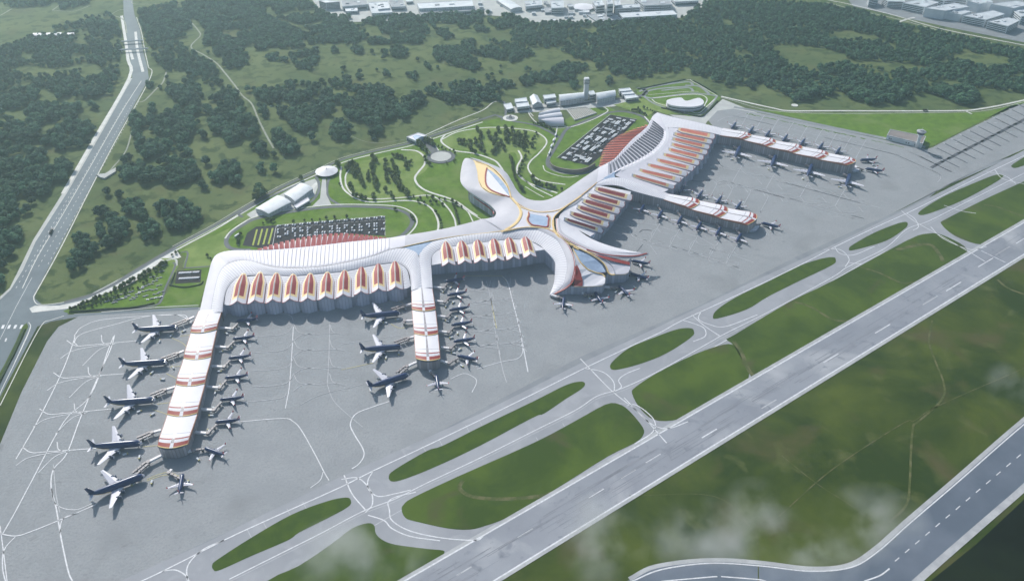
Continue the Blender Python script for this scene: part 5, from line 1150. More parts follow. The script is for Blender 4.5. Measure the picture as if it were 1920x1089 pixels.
block('link_building', [(1102,172),(1113,170),(1117,177),(1106,179)], 14, 'grey link building between the square tower and the drum hall', 'building', NR, windows=2)
for k, p in enumerate([[(1160,167),(1181,165),(1184,170),(1162,172)], [(1164,172.5),(1185,170.5),(1190,176),(1167,178)], [(1169,178.5),(1190,176.5),(1198,183),(1174,186)]]):
    block('stepped_hall', p, 14-k*2, 'white stepped hall right of the drum hall, %s of three' % ['upper','middle','lower'][k], 'building', NR, roofm='bwhite', windows=1)
# tall square tower
c = P(1098,186,0); root = empty('control_tower', c, 0, 'tall pale square tower rising behind the curved hall', 'tower')
mb = MB(); mb.box((0,0,0), (13,13,44), .15, 0, .88); mb.build('shaft', 'bwall', root)
mb = MB(); mb.box((0,0,44), (14,14,14), .15); cb = mb.build('cab', 'bwall', root)
mb = MB(); mb.box((0,0,58), (12,12,3), .15); mb.build('roof', 'bwhite', root)
for k in range(3):
    mb = MB(); mb.box((0,0,46+k*4), (14.3,14.3,1.7), .15); mb.build('window_band', 'bwin', cb)
# oval arena with two-tier rim
root = empty('oval_hall', P(1285,206,0), 0, 'white oval hall with a notched roof inside the upper ring road', 'hall'); o0 = Vector(root.location)
OV = [(1252,188),(1262,185),(1277,183.5),(1283,188),(1290,189),(1308,184),(1316,187),(1319,192),(1314,197),(1300,200),(1285,200),(1270,199),(1256,196),(1251,192)]
def pr(z, sh, z0, z1, n, m):
    w = [Vector(q) for q in cr([V(*p, z) for p in OV], 3, True)]; ce = sum(w, Vector())/len(w); q = [((p.x-ce.x)*sh+ce.x-o0.x, (p.y-ce.y)*sh+ce.y-o0.y) for p in w]
    mb = MB(); mb.prism(q, z0, z1); return mb.build(n, m, root)
pr(16, 1.03, 11.5, 16, 'roof', 'roofw'); pr(16, 1.0, 8.5, 11.5, 'window_band', 'bwin'); pr(16, 1.04, 5, 8.5, 'lower_rim', 'roof'); pr(16, .95, 0, 5, 'wall', 'wall')
# right control tower and terminal shed
c = P(1718,277,0); root = empty('control_tower', c, 0, 'white round control tower with flared dark glass cab beside the brown shed', 'tower')
def ring(r, z, n=24): return [(r*math.cos(2*math.pi*k/n), r*math.sin(2*math.pi*k/n), z) for k in range(n)]
mb = MB(); mb.loft([ring(4.4,0), ring(3.8,18), ring(3.9,30), ring(8,37)]); mb.build('shaft', 'bwhite', root, True)
mb = MB(); mb.loft([ring(8.2,37), ring(10.5,42.5)]); mb.build('glass_cab', 'bwin', root)
mb = MB(); mb.loft([ring(11,42.6), ring(11,44.2), ring(8,45.5), ring(5,45.6), ring(4.5,47.5)]); rf = mb.build('roof', 'broof2', root)
mb = MB(); mb.tube((0,0,47.5), (0,0,55), .25, .12); mb.build('antenna', 'bwhite', rf)
g = block('brown_roofed_shed', [(1663,254),(1669,243),(1736,256),(1730,270)], 12, 'long shed with brown roof and white walls beside the round control tower', 'shed', roofm='brown', wallm='bwhite')
o0 = Vector(g.location)
for k, t in enumerate((.07,.12,.55,.62,.8,.88)):
    a, b = P(1664,255,0)-o0, P(1730,271,0)-o0
    a = P(1663,254,12)-o0; b = P(1730,270,12)-o0; d = (b-a); p = a+d*t; q = a+d*(t+.035); n_ = Vector((d.y,-d.x,0)).normalized()*.15
    mb = MB(); mb.quad((p.x+n_.x,p.y+n_.y,4),(q.x+n_.x,q.y+n_.y,4),(q.x+n_.x,q.y+n_.y,7),(p.x+n_.x,p.y+n_.y,7)); mb.build('window', 'bwin', g)
c = P(1490,198,0); root = empty('helipad_disc', c, 0, 'small white round pad in the grass north of the boundary road', 'pad'); cyl(9, .1, 1.0, 'pad', 'path', root)
# long sheds in the far left wood
vault('greenhouse', (62,67.5),(116,66.5),(116,61.5),(62,62.5), 8, 3, 'long white arched shed in the far left woodland clearing', 'shed', 'white sheds in the left wood', 'roofw')
vault('greenhouse', (126,66.5),(139,66),(140,61),(126,61.5), 8, 3, 'short white arched shed beside the long one in the far left woodland', 'shed', 'white sheds in the left wood', 'roofw')
# distant industrial town along the top edge
TG = 'industrial buildings along the far edge of the photo'
TOWN = [([(600,3),(612,-2),(638,-3),(640,8),(611,8)],0,0,0), ([(640,2),(688,0),(689,9),(642,13)],16,'broof2','grey flat block at the left end of the far town'), ([(647,16),(670,15),(671,21),(648,22)],10,'bwhite','small white box below the grey flat block of the far town'),
 ([(690,6),(728,3),(736,24),(697,26)],14,'broof','grey hall carrying a white square roof light in the far town'), ([(705,5),(726,4),(731,16),(709,18)],19,'bwhite','white square roof box on top of the grey far hall'),
 ([(729,2),(756,1),(760,13),(734,14)],13,'broof2','grey annex right of the square roof light'), ([(782,7),(885,1),(888,12),(786,17)],20,'bwhite','very long white warehouse in the far town'), ([(784,17),(890,11),(893,20),(790,27)],11,'broof2','long grey warehouse in front of the very long white one'),
 ([(984,3),(1015,1),(1017,10),(986,13)],16,'broof','pale office box left of the round far hall'), ([(1032,2),(1056,1),(1058,15),(1034,16)],22,'bwall','green-grey slab left of the round far hall'), ([(1020,15),(1050,14),(1052,21),(1022,24)],8,'broof2','low grey workshop below the pale far office'),
 ([(1111,3),(1128,1),(1134,10),(1118,12)],26,'bwhite','white tower block right of the round far hall'), ([(1137,1),(1146,-2),(1150,8),(1139,9)],46,'bwall','tallest grey tower of the far town'), ([(1152,2),(1163,1),(1164,10),(1152,11)],30,'bwhite','white tower behind the slatted far block'),
 ([(1152,11),(1198,8),(1201,14),(1154,17)],22,'broof','slatted white block of the far town'), ([(1190,-3),(1255,-2),(1261,9),(1208,11)],22,'broof2','broad grey hall near the right of the far town'), ([(1258,-2),(1306,-3),(1310,2),(1266,4)],14,'bwhite','white shed at the right end of the far town'),
 ([(1160,25),(1262,20),(1270,28),(1168,34)],14,'bwhite','long low white warehouse nearest the wood in the far town'), ([(1100,28),(1150,25),(1166,37),(1120,41)],5,'broof2','flat grey platform left of the low white warehouse'), ([(760,-4),(770,-5),(775,3),(762,4)],9,'bwhite','tiny white hut left of the long warehouse')]
for pts, h, m, lab in TOWN:
    if h: block('warehouse' if h < 21 else 'office_tower', pts, h, lab, 'building', TG, wallm='bwall', roofm='broof' if m == 'bwall' else m, plant=3, windows=(3 if h > 20 else 1))
vault('arched_warehouse', (958,18),(930,0),(952,-2),(980,15), 12, 4, 'grey arched warehouse slanting down in the middle of the far town', 'building', TG)
disc('round_hall', (1094,17), 38, 8, 4, 'white round hall in the middle of the far town', 'hall', 'roofw', 'bwall')
r_ = block('office_block', [(598,2),(612,1),(637,4),(611,6)], 24, 'white many-windowed office block at the far left of the town', 'building', TG, roofm='bwhite', windows=5)
for k in range(26):
    x, y = random.uniform(890,1110), random.uniform(3,38)
    if y > 22 and x < 960: continue
    s = random.uniform(3,8); block('workshop', [(x,y),(x+s*1.6,y-s*.12),(x+s*1.7,y+s*.42),(x+s*.1,y+s*.5)], random.uniform(5,9), 'small pale workshop among the crowded huts left of the round far hall', 'building', 'small workshops of the far town', roofm=random.choice(['broof','bwhite','broof2']))
# campus upper right
CG = 'storeyed blocks of the upper right campus'
CAMP = [([(1628,-6),(1645,-8),(1648,-3),(1630,0)],26,'white apartment slab left of the slatted campus row'), ([(1655,-3),(1690,-6),(1697,4),(1665,3)],22,'campus block with ribbon windows, first of the slanting front row'), ([(1693,6),(1732,-2),(1760,5),(1734,14)],24,'campus block with ribbon windows, second of the slanting front row'),
 ([(1735,16),(1790,6),(1818,13),(1772,21)],30,'tall blank grey campus block in the middle of the front row'), ([(1774,23),(1800,18),(1822,22),(1802,28)],24,'campus block with ribbon windows right of the blank grey one'), ([(1806,30),(1862,20),(1884,27),(1848,38)],24,'campus block with ribbon windows and long roof box near the right edge'),
 ([(1852,41),(1890,33),(1912,39),(1890,50)],24,'campus block nearest the right edge of the photo in front'), ([(1858,8),(1905,2),(1935,8),(1900,16)],34,'large plain grey campus hall behind at the right edge'), ([(1815,2),(1850,-2),(1862,4),(1836,8)],32,'plain grey campus hall in the middle of the back row'),
 ([(1745,-4),(1800,-8),(1815,-2),(1770,2)],26,'flat grey campus hall at the left of the back row'), ([(1900,20),(1940,14),(1960,22),(1915,32)],26,'grey campus block cut by the right edge of the photo')]
for k, (pts, h, lab) in enumerate(CAMP):
    block('campus_block', pts, h, lab, 'building', CG, wallm='bwhite', roofm='broof', plant=3, windows=(0 if 'blank' in lab or 'plain' in lab else 4))
# two slim footbridges over the highway at the far left
for a, b, l in (((223,94),(278,91),'nearer slim footbridge crossing the highway at the far left'), ((227,78.5),(268,76),'farther slim footbridge crossing the highway at the far left')):
    A, B = P(*a, 8), P(*b, 8); c = (A+B)/2; c.z = 0; root = empty('footbridge', c, 0, l, 'bridge'); d = (B-A); L = d.length; rz = math.atan2(d.y,d.x)
    mb = MB(); mb.box((0,0,7), (L,7,1.2), rz); mb.build('deck', 'road_light', root)
    for s in (-1,1):
        mb = MB(); o = Vector((math.cos(rz),math.sin(rz),0))*L*.42*s; mb.box((o.x,o.y,0), (2,5,7), rz); mb.build('pillar', 'pave', root)
        mb = MB(); q = Vector((-math.sin(rz),math.cos(rz),0))*3.2*s; mb.box((q.x,q.y,8.2), (L,.4,1.2), rz); mb.build('railing', 'bwhite', root)
# retaining ramp off the highway
for pts, l in (([(180,327),(188,332),(196,334),(217,321),(217,314),(197,325)],'pale concrete ramp branching off the right of the highway'),):
    w = [P(*p, 4) for p in pts]; c = sum(w, Vector())/len(w); c.z = 0; root = empty('ramp', c, 0, l, 'ramp')
    mb = MB(); mb.prism([((p-c).x,(p-c).y) for p in w], 0, 4); mb.build('ramp_deck', 'pave', root)
# hedges
def hedge(pts, w, h, label, group=None):
    q = [P(p[0], p[1], 0) for p in cr(pts, 6)]; c = q[len(q)//2].copy(); mb = MB(); T = []
    for i in range(len(q)):
        d = q[min(i+1,len(q)-1)]-q[max(i-1,0)]; d.normalize(); n_ = Vector((-d.y,d.x,0))*w/2*random.uniform(.85,1.15); hh = h*random.uniform(.85,1.15); p = q[i]-c
        T.append([p+n_+Vector((0,0,.3)), p+n_*.8+Vector((0,0,hh)), p-n_*.8+Vector((0,0,hh)), p-n_+Vector((0,0,.3))])
    mb.loft(T); o = mb.build('hedge', 'hedge'); o.location = c; tag(o, label, 'hedge', group)
hedge([(130,586),(200,580),(250,577),(290,569)], 3, 2.5, 'long clipped hedge along the lower edge of the triangular car park')
hedge([(318,535),(345,539),(375,534),(381,528)], 2.5, 2.2, 'short clipped hedge below the small square car park'); hedge([(328,512),(320,534)], 2.5, 2.2, 'clipped hedge on the left of the small square car park')
hedge([(46,618),(30,655),(12,690),(-10,735)], 5, 2.5, 'rough hedge in the narrow road median at the lower left')
hedge([(1196,168),(1240,159),(1285,150)], 4, 3, 'dark hedge along the back of the upper ring road'); hedge([(1300,152),(1322,164),(1342,176)], 4, 3, 'dark hedge slanting along the right of the upper ring road')
hedge([(1240,203),(1262,208),(1290,215),(1312,219),(1322,214),(1345,190)], 5, 3, 'yellow-green hedge below the oval hall')
# dark curved retaining wall at the south end of the upper ring road
q = [P(x, y, 0) for x, y in cr([(1030,306),(1036,316),(1052,322),(1078,325),(1100,321),(1116,312)], 8)]; c = q[20].copy(); mb = MB(); T = []
for p in q: T.append([(p.x-c.x,p.y-c.y,.5),(p.x-c.x,p.y-c.y,9),(p.x-c.x,p.y-c.y+3,9),(p.x-c.x,p.y-c.y+3,.5)])
mb.loft(T); o = mb.build('retaining_wall', 'brown'); o.location = c; tag(o, 'dark curved retaining wall at the bend of the upper ring road', 'wall')
# ================================================================ VEHICLES
def make_car(name, col, L, W_, Hh, label, cat, group):
    root = empty(name, (0,0,0), 0, label, cat, group)
    mb = MB(); b = W_/2
    S_ = [(-L/2,.35,.85),(-L/2+.1,.3,Hh*.62),(-L*.2,.3,Hh*.66),(L*.25,.3,Hh*.62),(L/2-.1,.3,Hh*.5),(L/2,.35,.7)]
    mb.loft([[(x,-b,z0),(x,b,z0),(x,b*.92,z1),(x,-b*.92,z1)] for x, z0, z1 in S_]); mb.build('body', col, root)
    mb = MB(); mb.loft([[(x,-b*.9,Hh*.6),(x,b*.9,Hh*.6),(x2,b*.72,Hh),(x2,-b*.72,Hh)] for x, x2 in ((-L*.40,-L*.32),(L*.22,L*.08))]); mb.build('cabin', 'bwhite' if col == 'white' else 'broof2', root)
    for x in (-L*.3, L*.3):
        for s in (-1,1):
            mb = MB(); mb.tube((x,s*b*1.0,.36), (x,s*(b-.25),.36), .36, .36, 0, 8); mb.build('wheel', 'tyre', root)
    return root
M['silver'] = mat('silver_car_paint', (.24,.26,.28), .5)
car = make_car('parked_car', 'white', 5.6, 2.3, 1.9, 'white car', 'car', 'cars in the west car park'); KIDS[car.name] = kids(car)
car2 = make_car('parked_car', 'silver', 5.6, 2.3, 1.9, 'silver car', 'car', 'cars in the west car park'); KIDS[car2.name] = kids(car2)
first = {0:True, 1:True}
def put_car(px, rz, label, group, z=.68, s=1.0, pw=.9):
    k = 0 if random.random() < pw else 1; src = (car, car2)[k]; p = P(*px, z)
    label = ('white ' if k == 0 else 'silver ')+label
    if first[k]: first[k] = False; src.location = p; src.rotation_euler = (0,0,rz); src['label'] = label; src['group'] = group; src.scale = (s,s,s); return src
    return dup(src, p, rz, label, group, (s,s,s))
for c_ in range(15):
    x = 523+c_*13.9
    for r in range(5):
        if r > 1 and random.random() < .12: continue
        y = [424.5, 432, 436.5, 440.5, 445][r]-(x-520)*[.083,.062,.062,.05,.045][r]
        if y > 470-(x-455)*.12+2 : continue
        for s in range(2):
            if r > 0 and random.random() < .25: continue
            put_car((x-1.8+s*4.4, y+random.uniform(-.4,.4)), math.pi/2+random.uniform(-.1,.1)+.05, 'car in the west car park, %s' % ['along its top edge','in the second row from the top','in the middle row','in the fourth row from the top','in the row next to the red fins'][r], 'cars in the west car park, row %s' % ['one','two','three','four','five'][r], s=1.4)
for k in range(13):
    for r in range(2): put_car((336.5+k*3.0, 512.5+r*10.5-k*.18), math.pi/2+.1, 'car in the small square car park beside the west pier, %s row' % ['upper','lower'][r], 'cars in the small square car park', s=1.1)
for (x, y) in [(305,498),(300,510),(296,522),(288,528),(283,520),(296,536),(287,544),(280,534),(290,552),(297,558),(275,545),(268,538),(262,548),(270,556),(255,552),(262,542),(250,558),(243,548),(236,556),(246,562),(230,560),(222,562),(228,552),(214,564),(206,560),(212,568),(198,566),(300,548),(286,560),(278,562)]:
    put_car((x+random.uniform(-1,1), y), .35+random.uniform(-.3,.3), 'car among the trees of the triangular car park', 'cars in the triangular car park', z=.55, s=.95, pw=.12)
    put_car((x+6, y-1.5), .35+random.uniform(-.3,.3), 'car among the trees of the triangular car park', 'cars in the triangular car park', z=.55, s=.95, pw=.12)
def make_canopy(L, W_, label, group):
    root = empty('parking_canopy', (0,0,0), 0, label, 'canopy', group)
    mb = MB(); mb.box((0,0,3.4), (L,W_,.5)); r = mb.build('roof', 'bwhite', root)
    mb = MB(); mb.box((0,0,3.95), (L*.86,W_*.2,.5)); mb.build('ridge_panel', 'broof2', r)
    for x in (-.42,.42):
        for y in (-.38,.38):
            mb = MB(); mb.tube((L*x,W_*y,-.1), (L*x,W_*y,3.4), .3, .3, 0, 6); mb.build('post', 'metal', root)
    return root
cn = make_canopy(17, 6.5, 'x', 'canopies of the east car park'); KIDS[cn.name] = kids(cn)
d0 = P(1144,215,.7)-P(1044,296,.7); rz0 = math.atan2(d0.y, d0.x)
CN = [(1136,229,1.2),(1145,224,.8),(1151,229,.9),(1158,230,1.4),(1138,228,.9),(1118,243,1.5),(1132,249,1.0),(1141,242,1.2),(1149,247,1.1),(1178,232,1.3),(1171,240,1.3),(1110,252,.8),(1101,258,1.2),(1108,257,.7),(1122,260,1.6),(1132,263,1.5),(1152,254,1.2),(1092,266,1.1),(1100,268,1.0),(1084,273,.9),(1099,277,1.6),(1112,279,1.5),(1122,274,.7),(1077,279,.9),(1067,288,.9),(1086,293,1.4),(1094,298,1.1),(1103,300,1.6),(1058,296,.7),(1078,300,.8),(1126,283,.7),(1160,222,.8),(1170,226,.7),(1186,226,.8)]
for k, (x, y, s) in enumerate(CN):
    lab = 'white parking canopy in the east car park, %s' % (['near its upper end','right of its upper end beside the road','in the middle left rows','in its right rows beside the coral fins','near its lower tip'][0 if y < 235 and x < 1160 else 1 if y < 242 and x > 1160 else 2 if y < 282 and x < 1115 else 3 if y < 290 and x >= 1115 else 4])
    o = cn if k == 0 else dup(cn, (0,0,0), 0, lab)
    o['label'] = lab; o['group'] = 'canopies '+lab.split(', ')[1]; p = P(x, y, 4); o.location = (p.x, p.y, .62); o.rotation_euler = (0,0,rz0+(math.pi/2 if random.random() < .15 else 0)+random.uniform(-.03,.03)); o.scale = (s, random.uniform(.8,1.3), 1)
for k in range(60):
    t = random.uniform(.03,.97); w_ = random.uniform(.05,.9); x = 1052+t*96+w_*50*(1-.2*t); y = 296-t*76+w_*12*(1-.4*t)
    if random.random() < .95: put_car((x, y), rz0+random.uniform(-.1,.1)+random.choice([0,math.pi/2]), 'car between the canopies of the dark east car park', 'cars in the east car park', s=1.25)
# lorries and buses on the roads
def lorry(px, px2, label, col, z=.7, L=16):
    a, b = P(*px, z), P(*px2, z); rz = math.atan2(b.y-a.y, b.x-a.x); root = empty('lorry', a, rz, label, 'lorry')
    mb = MB(); mb.box((-L*.12,0,1.0), (L*.72,3.2,3.4)); mb.build('cargo_box', col, root)
    mb = MB(); mb.box((L*.37,0,.8), (L*.18,3.0,3.0), 0, 0, .9); cb = mb.build('cab', 'metal' if col == 'tyre' else 'bwhite', root)
    mb = MB(); mb.box((L*.455,0,2.2), (.2,2.4,1.0)); mb.build('windscreen', 'bwin', cb)
    for x in (-.4,-.3,.3):
        for s in (-1,1): mb = MB(); mb.tube((L*x,s*1.5,.6), (L*x,s*1.0,.6), .6, .6, 0, 8); mb.build('wheel', 'tyre', root)
lorry((97,435),(102,424), 'dark lorry driving up the left highway', 'tyre', L=22)
lorry((1735,208),(1745,208), 'dark lorry on the pale boundary road', 'tyre', L=14)
for k, (a, b) in enumerate([((1042,254),(1044,249)),((1038,264),(1040,259)),((1034,275),(1036,270)),((1030,288),(1032,283))]): lorry(a, b, 'white coach, %s from top queueing left of the east car park' % ORD[k], 'bwhite', L=17)
lorry((445,443),(452,438), 'white coach on the left bend of the lower ring road', 'bwhite', L=14)
# ================================================================ TREES
ICO = None
def ico():
    t = (1+5**.5)/2; v = np.array([(-1,t,0),(1,t,0),(-1,-t,0),(1,-t,0),(0,-1,t),(0,1,t),(0,-1,-t),(0,1,-t),(t,0,-1),(t,0,1),(-t,0,-1),(-t,0,1)], float); v /= np.linalg.norm(v[0])
    f = [(0,11,5),(0,5,1),(0,1,7),(0,7,10),(0,10,11),(1,5,9),(5,11,4),(11,10,2),(10,7,6),(7,1,8),(3,9,4),(3,4,2),(3,2,6),(3,6,8),(3,8,9),(4,9,5),(2,4,11),(6,2,10),(8,6,7),(9,8,1)]
    return v, f
def crown(R, Ht, z0, n, seed, taper=0, leafn=110, cs=.30):
    r = np.random.default_rng(seed); V0, F0 = ico(); mb = MB()
    for k in range(3):
        A = r.normal(size=(3,3)); Q, _ = np.linalg.qr(A); v = V0@Q*r.uniform(.85,1.1,size=(12,1))*np.array([R*.72*(1-taper*.3*k),R*.72*(1-taper*.3*k),Ht*.30])+np.array([r.uniform(-.1,.1)*R,r.uniform(-.1,.1)*R,z0+Ht*(.34+.17*k)])
        mb.add([tuple(x) for x in v], F0)
    for k in range(n):
        th = r.uniform(0, 2*math.pi); t = r.uniform(0, 1); rad = R*(math.sin(math.pi*min(1, .12+t*.86))**.6)*(1-taper*t)
        q = rad*r.uniform(.35, .88); c = np.array([q*math.cos(th), q*math.sin(th), z0+Ht*(.1+.82*t)])
        s = R*cs*r.uniform(.7, 1.35)*(1-taper*.4*t); A = r.normal(size=(3,3)); Q, _ = np.linalg.qr(A)
        v = V0@Q*s*r.uniform(.65, 1.3, size=(12,1))*np.array([1,1,.8])+c
        mb.add([tuple(x) for x in v], F0)
    for k in range(leafn):
        th = r.uniform(0, 2*math.pi); t = r.uniform(0, 1); rad = R*(math.sin(math.pi*min(1, .1+t*.88))**.6)*(1-taper*t)*r.uniform(.85, 1.15)
        c = np.array([rad*math.cos(th), rad*math.sin(th), z0+Ht*(.05+.92*t)]); a = r.normal(size=3); b = r.normal(size=3); s = R*.13
        mb.add([tuple(c), tuple(c+a*s), tuple(c+b*s)], [(0,1,2)])
    return mb
def make_tree(name, R, Ht, z0, n, seed, m, label, cat, group, taper=0):
    root = empty(name, (0,0,0), 0, label, cat, group)
    mb = MB(); mb.tube((0,0,-.3), (.2,.1,z0+Ht*.35), R*.11, R*.06, 0, 7)
    for k in range(3):
        a = k*2.1+seed; mb.tube((.1,.05,z0*.9), (math.cos(a)*R*.45, math.sin(a)*R*.45, z0+Ht*.4), R*.05, R*.025, 0, 5)
    mb.build('trunk', 'bark', root); crown(R, Ht, z0, n, seed, taper).build('crown', m, root)
    KIDS[root.name] = kids(root); return root
def inside(poly, X, Y):
    c = np.zeros(len(X), bool); n = len(poly); j = n-1
    for i in range(n):
        xi, yi = poly[i]; xj, yj = poly[j]
        k = ((yi > Y) != (yj > Y)) & (X < (xj-xi)*(Y-yi)/((yj-yi) or 1e-9)+xi); c ^= k; j = i
    return c
def ell(cx, cy, rx, ry): return [(cx+rx*math.cos(a), cy+ry*math.sin(a)) for a in [k*math.pi/5 for k in range(10)]]
WOODS = {
 'in the wood left of the highway': [
  [(0,92),(60,70),(160,36),(205,28),(222,45),(228,70),(225,110),(222,150),(212,178),(160,185),(120,185),(85,190),(55,203),(0,205),(-60,205),(-120,120),(-60,95)],
  [(0,240),(55,232),(50,215),(75,198),(120,205),(150,200),(140,228),(175,238),(180,245),(160,262),(168,272),(140,285),(105,285),(70,270),(40,282),(0,270),(-40,280),(-40,240)],
  [(0,275),(50,285),(85,290),(85,305),(60,315),(20,325),(0,333),(-40,330),(-40,275)],
  [(0,350),(25,335),(60,325),(95,318),(115,298),(130,310),(135,325),(120,340),(100,345),(95,360),(75,372),(60,385),(57,420),(47,446),(40,468),(27,476),(23,494),(0,512),(-50,540),(-60,350)],
  [(0,522),(8,520),(10,535),(0,548)], [(0,-4),(120,-4),(110,10),(25,16),(0,8)], [(110,4),(135,-4),(175,-4),(165,8),(140,17),(112,19)],
  ell(180,205,9,6), ell(32,221,5,4), ell(19,226,5,4), ell(3,216,6,5), ell(143,202,10,6)],
 'in the long wood right of the highway': [
  [(258,22),(340,6),(460,-4),(570,-4),(600,22),(640,36),(700,40),(800,50),(815,70),(800,82),(690,84),(640,80),(560,90),(450,98),(380,88),(388,65),(372,40),(357,36),(362,46),(372,66),(350,72),(320,75),(300,80),(270,60)],
  [(270,60),(300,80),(330,82),(350,88),(388,100),(408,130),(405,150),(430,165),(445,178),(457,205),(480,235),(488,258),(500,285),(505,300),(485,292),(470,280),(440,280),(420,262),(400,250),(398,235),(378,222),(372,232),(355,262),(350,275),(355,300),(375,320),(370,338),(345,348),(330,345),(320,330),(290,325),(275,310),(270,290),(250,270),(245,245),(243,232),(255,218),(265,228),(280,225),(285,198),(320,200),(345,212),(340,200),(325,185),(312,170),(308,150),(318,135),(300,125),(290,105),(275,85)],
  [(395,95),(440,92),(465,105),(465,118),(440,132),(420,130),(408,115),(400,108)], ell(282,163,8,5), ell(300,170,5,4), ell(253,222,4,3), ell(225,316,5,5), ell(238,330,16,10), ell(240,302,10,5), ell(420,335,30,8),
  [(280,288),(330,300),(345,330),(330,345),(300,340),(270,345),(240,335),(235,320),(255,310)], ell(410,335,14,12), ell(440,342,12,10), ell(430,322,22,12)],
 'in the wood along the pale track': [
  [(460,170),(500,165),(540,168),(560,155),(600,155),(640,150),(640,190),(625,200),(625,215),(600,228),(600,238),(580,245),(570,250),(550,240),(545,232),(520,215),(500,195),(480,180)],
  [(483,193),(495,205),(530,255),(560,265),(558,285),(545,293),(530,290),(515,268),(505,255),(485,210)], ell(513,108,12,6), ell(530,114,9,4), [(545,105),(600,92),(600,108),(585,132),(560,130),(545,115)], ell(627,97,8,4), ell(543,160,7,4)],
 'in the meadow clumps above the gardens': [
  [(640,165),(720,162),(790,180),(800,190),(795,200),(775,210),(770,222),(765,228),(745,220),(735,228),(715,240),(712,252),(700,262),(690,250),(690,235),(665,235),(640,210)],
  [(640,230),(660,245),(662,265),(640,272),(622,262),(625,240)],
  [(800,162),(830,162),(860,155),(880,150),(905,165),(930,160),(960,155),(965,165),(940,175),(920,180),(945,190),(930,192),(905,188),(890,205),(870,190),(840,195),(820,180),(800,178)],
  [(812,88),(850,90),(870,95),(880,105),(895,115),(900,135),(905,142),(890,140),(875,128),(850,125),(838,112),(820,115),(810,105)],
  [(870,85),(910,82),(960,82),(985,90),(1000,100),(990,110),(975,118),(940,115),(920,108),(900,105),(880,100)],
  ell(670,97,10,5), ell(722,100,7,4), ell(748,100,17,11), ell(803,127,6,6), ell(772,143,10,7), ell(687,143,20,9), ell(722,141,5,6), ell(650,154,9,9), ell(885,85,18,9), ell(857,100,22,10), ell(915,146,6,5), ell(923,163,7,6), ell(950,160,13,6), ell(987,155,15,9), ell(991,133,5,4), ell(1020,147,26,10), ell(1057,127,15,6), ell(1063,143,20,10), ell(1083,130,16,7), ell(1077,162,6,6), ell(1040,133,6,4), ell(783,50,10,5), ell(870,52,10,4)],
 'in the strip of wood below the far town': [[(640,30),(700,38),(760,30),(900,25),(960,30),(990,42),(960,52),(920,47),(850,44),(760,44),(700,47),(640,47)], [(808,45),(830,55),(850,72),(835,76),(815,62)], ell(903,55,16,6), ell(940,50,12,6), ell(990,65,16,10)],
 'in the great wood at the upper right': [
  [(955,60),(985,48),(1050,42),(1120,44),(1190,40),(1280,34),(1300,17),(1330,5),(1400,2),(1470,6),(1560,12),(1630,28),(1660,40),(1700,50),(1760,62),(1830,78),(1880,88),(1960,105),(2060,140),(2060,160),(1920,178),(1900,172),(1880,170),(1850,165),(1820,168),(1830,185),(1828,195),(1800,198),(1770,185),(1740,175),(1705,165),(1700,180),(1690,190),(1668,196),(1660,190),(1650,198),(1610,195),(1590,185),(1570,170),(1550,188),(1530,180),(1520,190),(1490,192),(1480,180),(1455,172),(1430,160),(1400,150),(1385,160),(1360,155),(1345,140),(1310,145),(1280,135),(1240,140),(1180,150),(1170,140),(1150,128),(1110,118),(1070,105),(1050,95),(1000,88),(960,80)],
  ell(1140,153,6,6), ell(1123,127,8,5), ell(1153,133,12,8), ell(1370,157,7,7), ell(1387,153,5,6), ell(1407,160,12,8), ell(1703,187,5,6), ell(1667,190,9,7), ell(1718,173,4,4), ell(1345,147,10,8), ell(1883,128,5,4)],
 'in the clumps by the lower highway': [
  [(186,395),(215,402),(235,420),(245,435),(235,455),(220,450),(200,420),(185,405)], [(235,385),(260,380),(270,400),(300,425),(310,432),(290,450),(275,460),(262,440),(245,410)], [(290,395),(300,378),(320,388),(350,385),(360,395),(378,400),(385,408),(370,425),(345,432),(320,430),(305,415)],
  [(103,480),(130,478),(135,455),(150,445),(165,447),(168,470),(180,468),(178,478),(150,505),(140,510),(112,505)], [(177,425),(190,428),(215,455),(225,460),(215,480),(205,485),(190,460)], ell(178,372,5,4), ell(200,366,5,4), ell(220,371,6,5), ell(210,388,6,5), ell(345,371,6,4), ell(139,434,3,4),
  ell(380,255,4,4), ell(378,286,4,4), ell(387,310,4,4), ell(402,338,8,7), ell(383,354,4,4), ell(515,295,4,4), ell(583,265,5,4), ell(601,262,5,4), ell(516,324,4,5), ell(488,320,9,6), ell(630,240,6,6), ell(490,365,9,6), ell(330,345,30,5), ell(242,402,10,8), ell(300,362,4,3)]}
HOLES = [[(17,135),(50,122),(70,128),(100,133),(125,127),(160,118),(190,125),(192,137),(150,135),(120,140),(95,144),(60,146),(40,142)], [(60,58),(148,57),(142,66),(130,68),(62,69)],
  [(1440,90),(1470,85),(1520,88),(1580,100),(1600,118),(1560,125),(1530,130),(1520,138),(1500,128),(1480,122),(1470,115),(1460,105)], [(1550,58),(1600,60),(1660,75),(1667,83),(1620,80),(1570,70)], [(1600,115),(1640,116),(1700,120),(1750,127),(1730,134),(1660,132),(1610,124)],
  [(1775,105),(1820,100),(1890,108),(1893,130),(1850,128),(1800,116)], [(1355,38),(1375,40),(1375,54),(1358,54)], [(1760,155),(1790,152),(1812,165),(1780,168)], [(1090,52),(1125,54),(1120,68),(1095,64)], [(528,38),(548,42),(585,62),(575,66),(545,52)], [(300,35),(306,33),(313,45),(308,46)], [(1400,150),(1370,125),(1355,118),(1375,130)], [(565,85),(600,83),(640,92),(600,96)]]
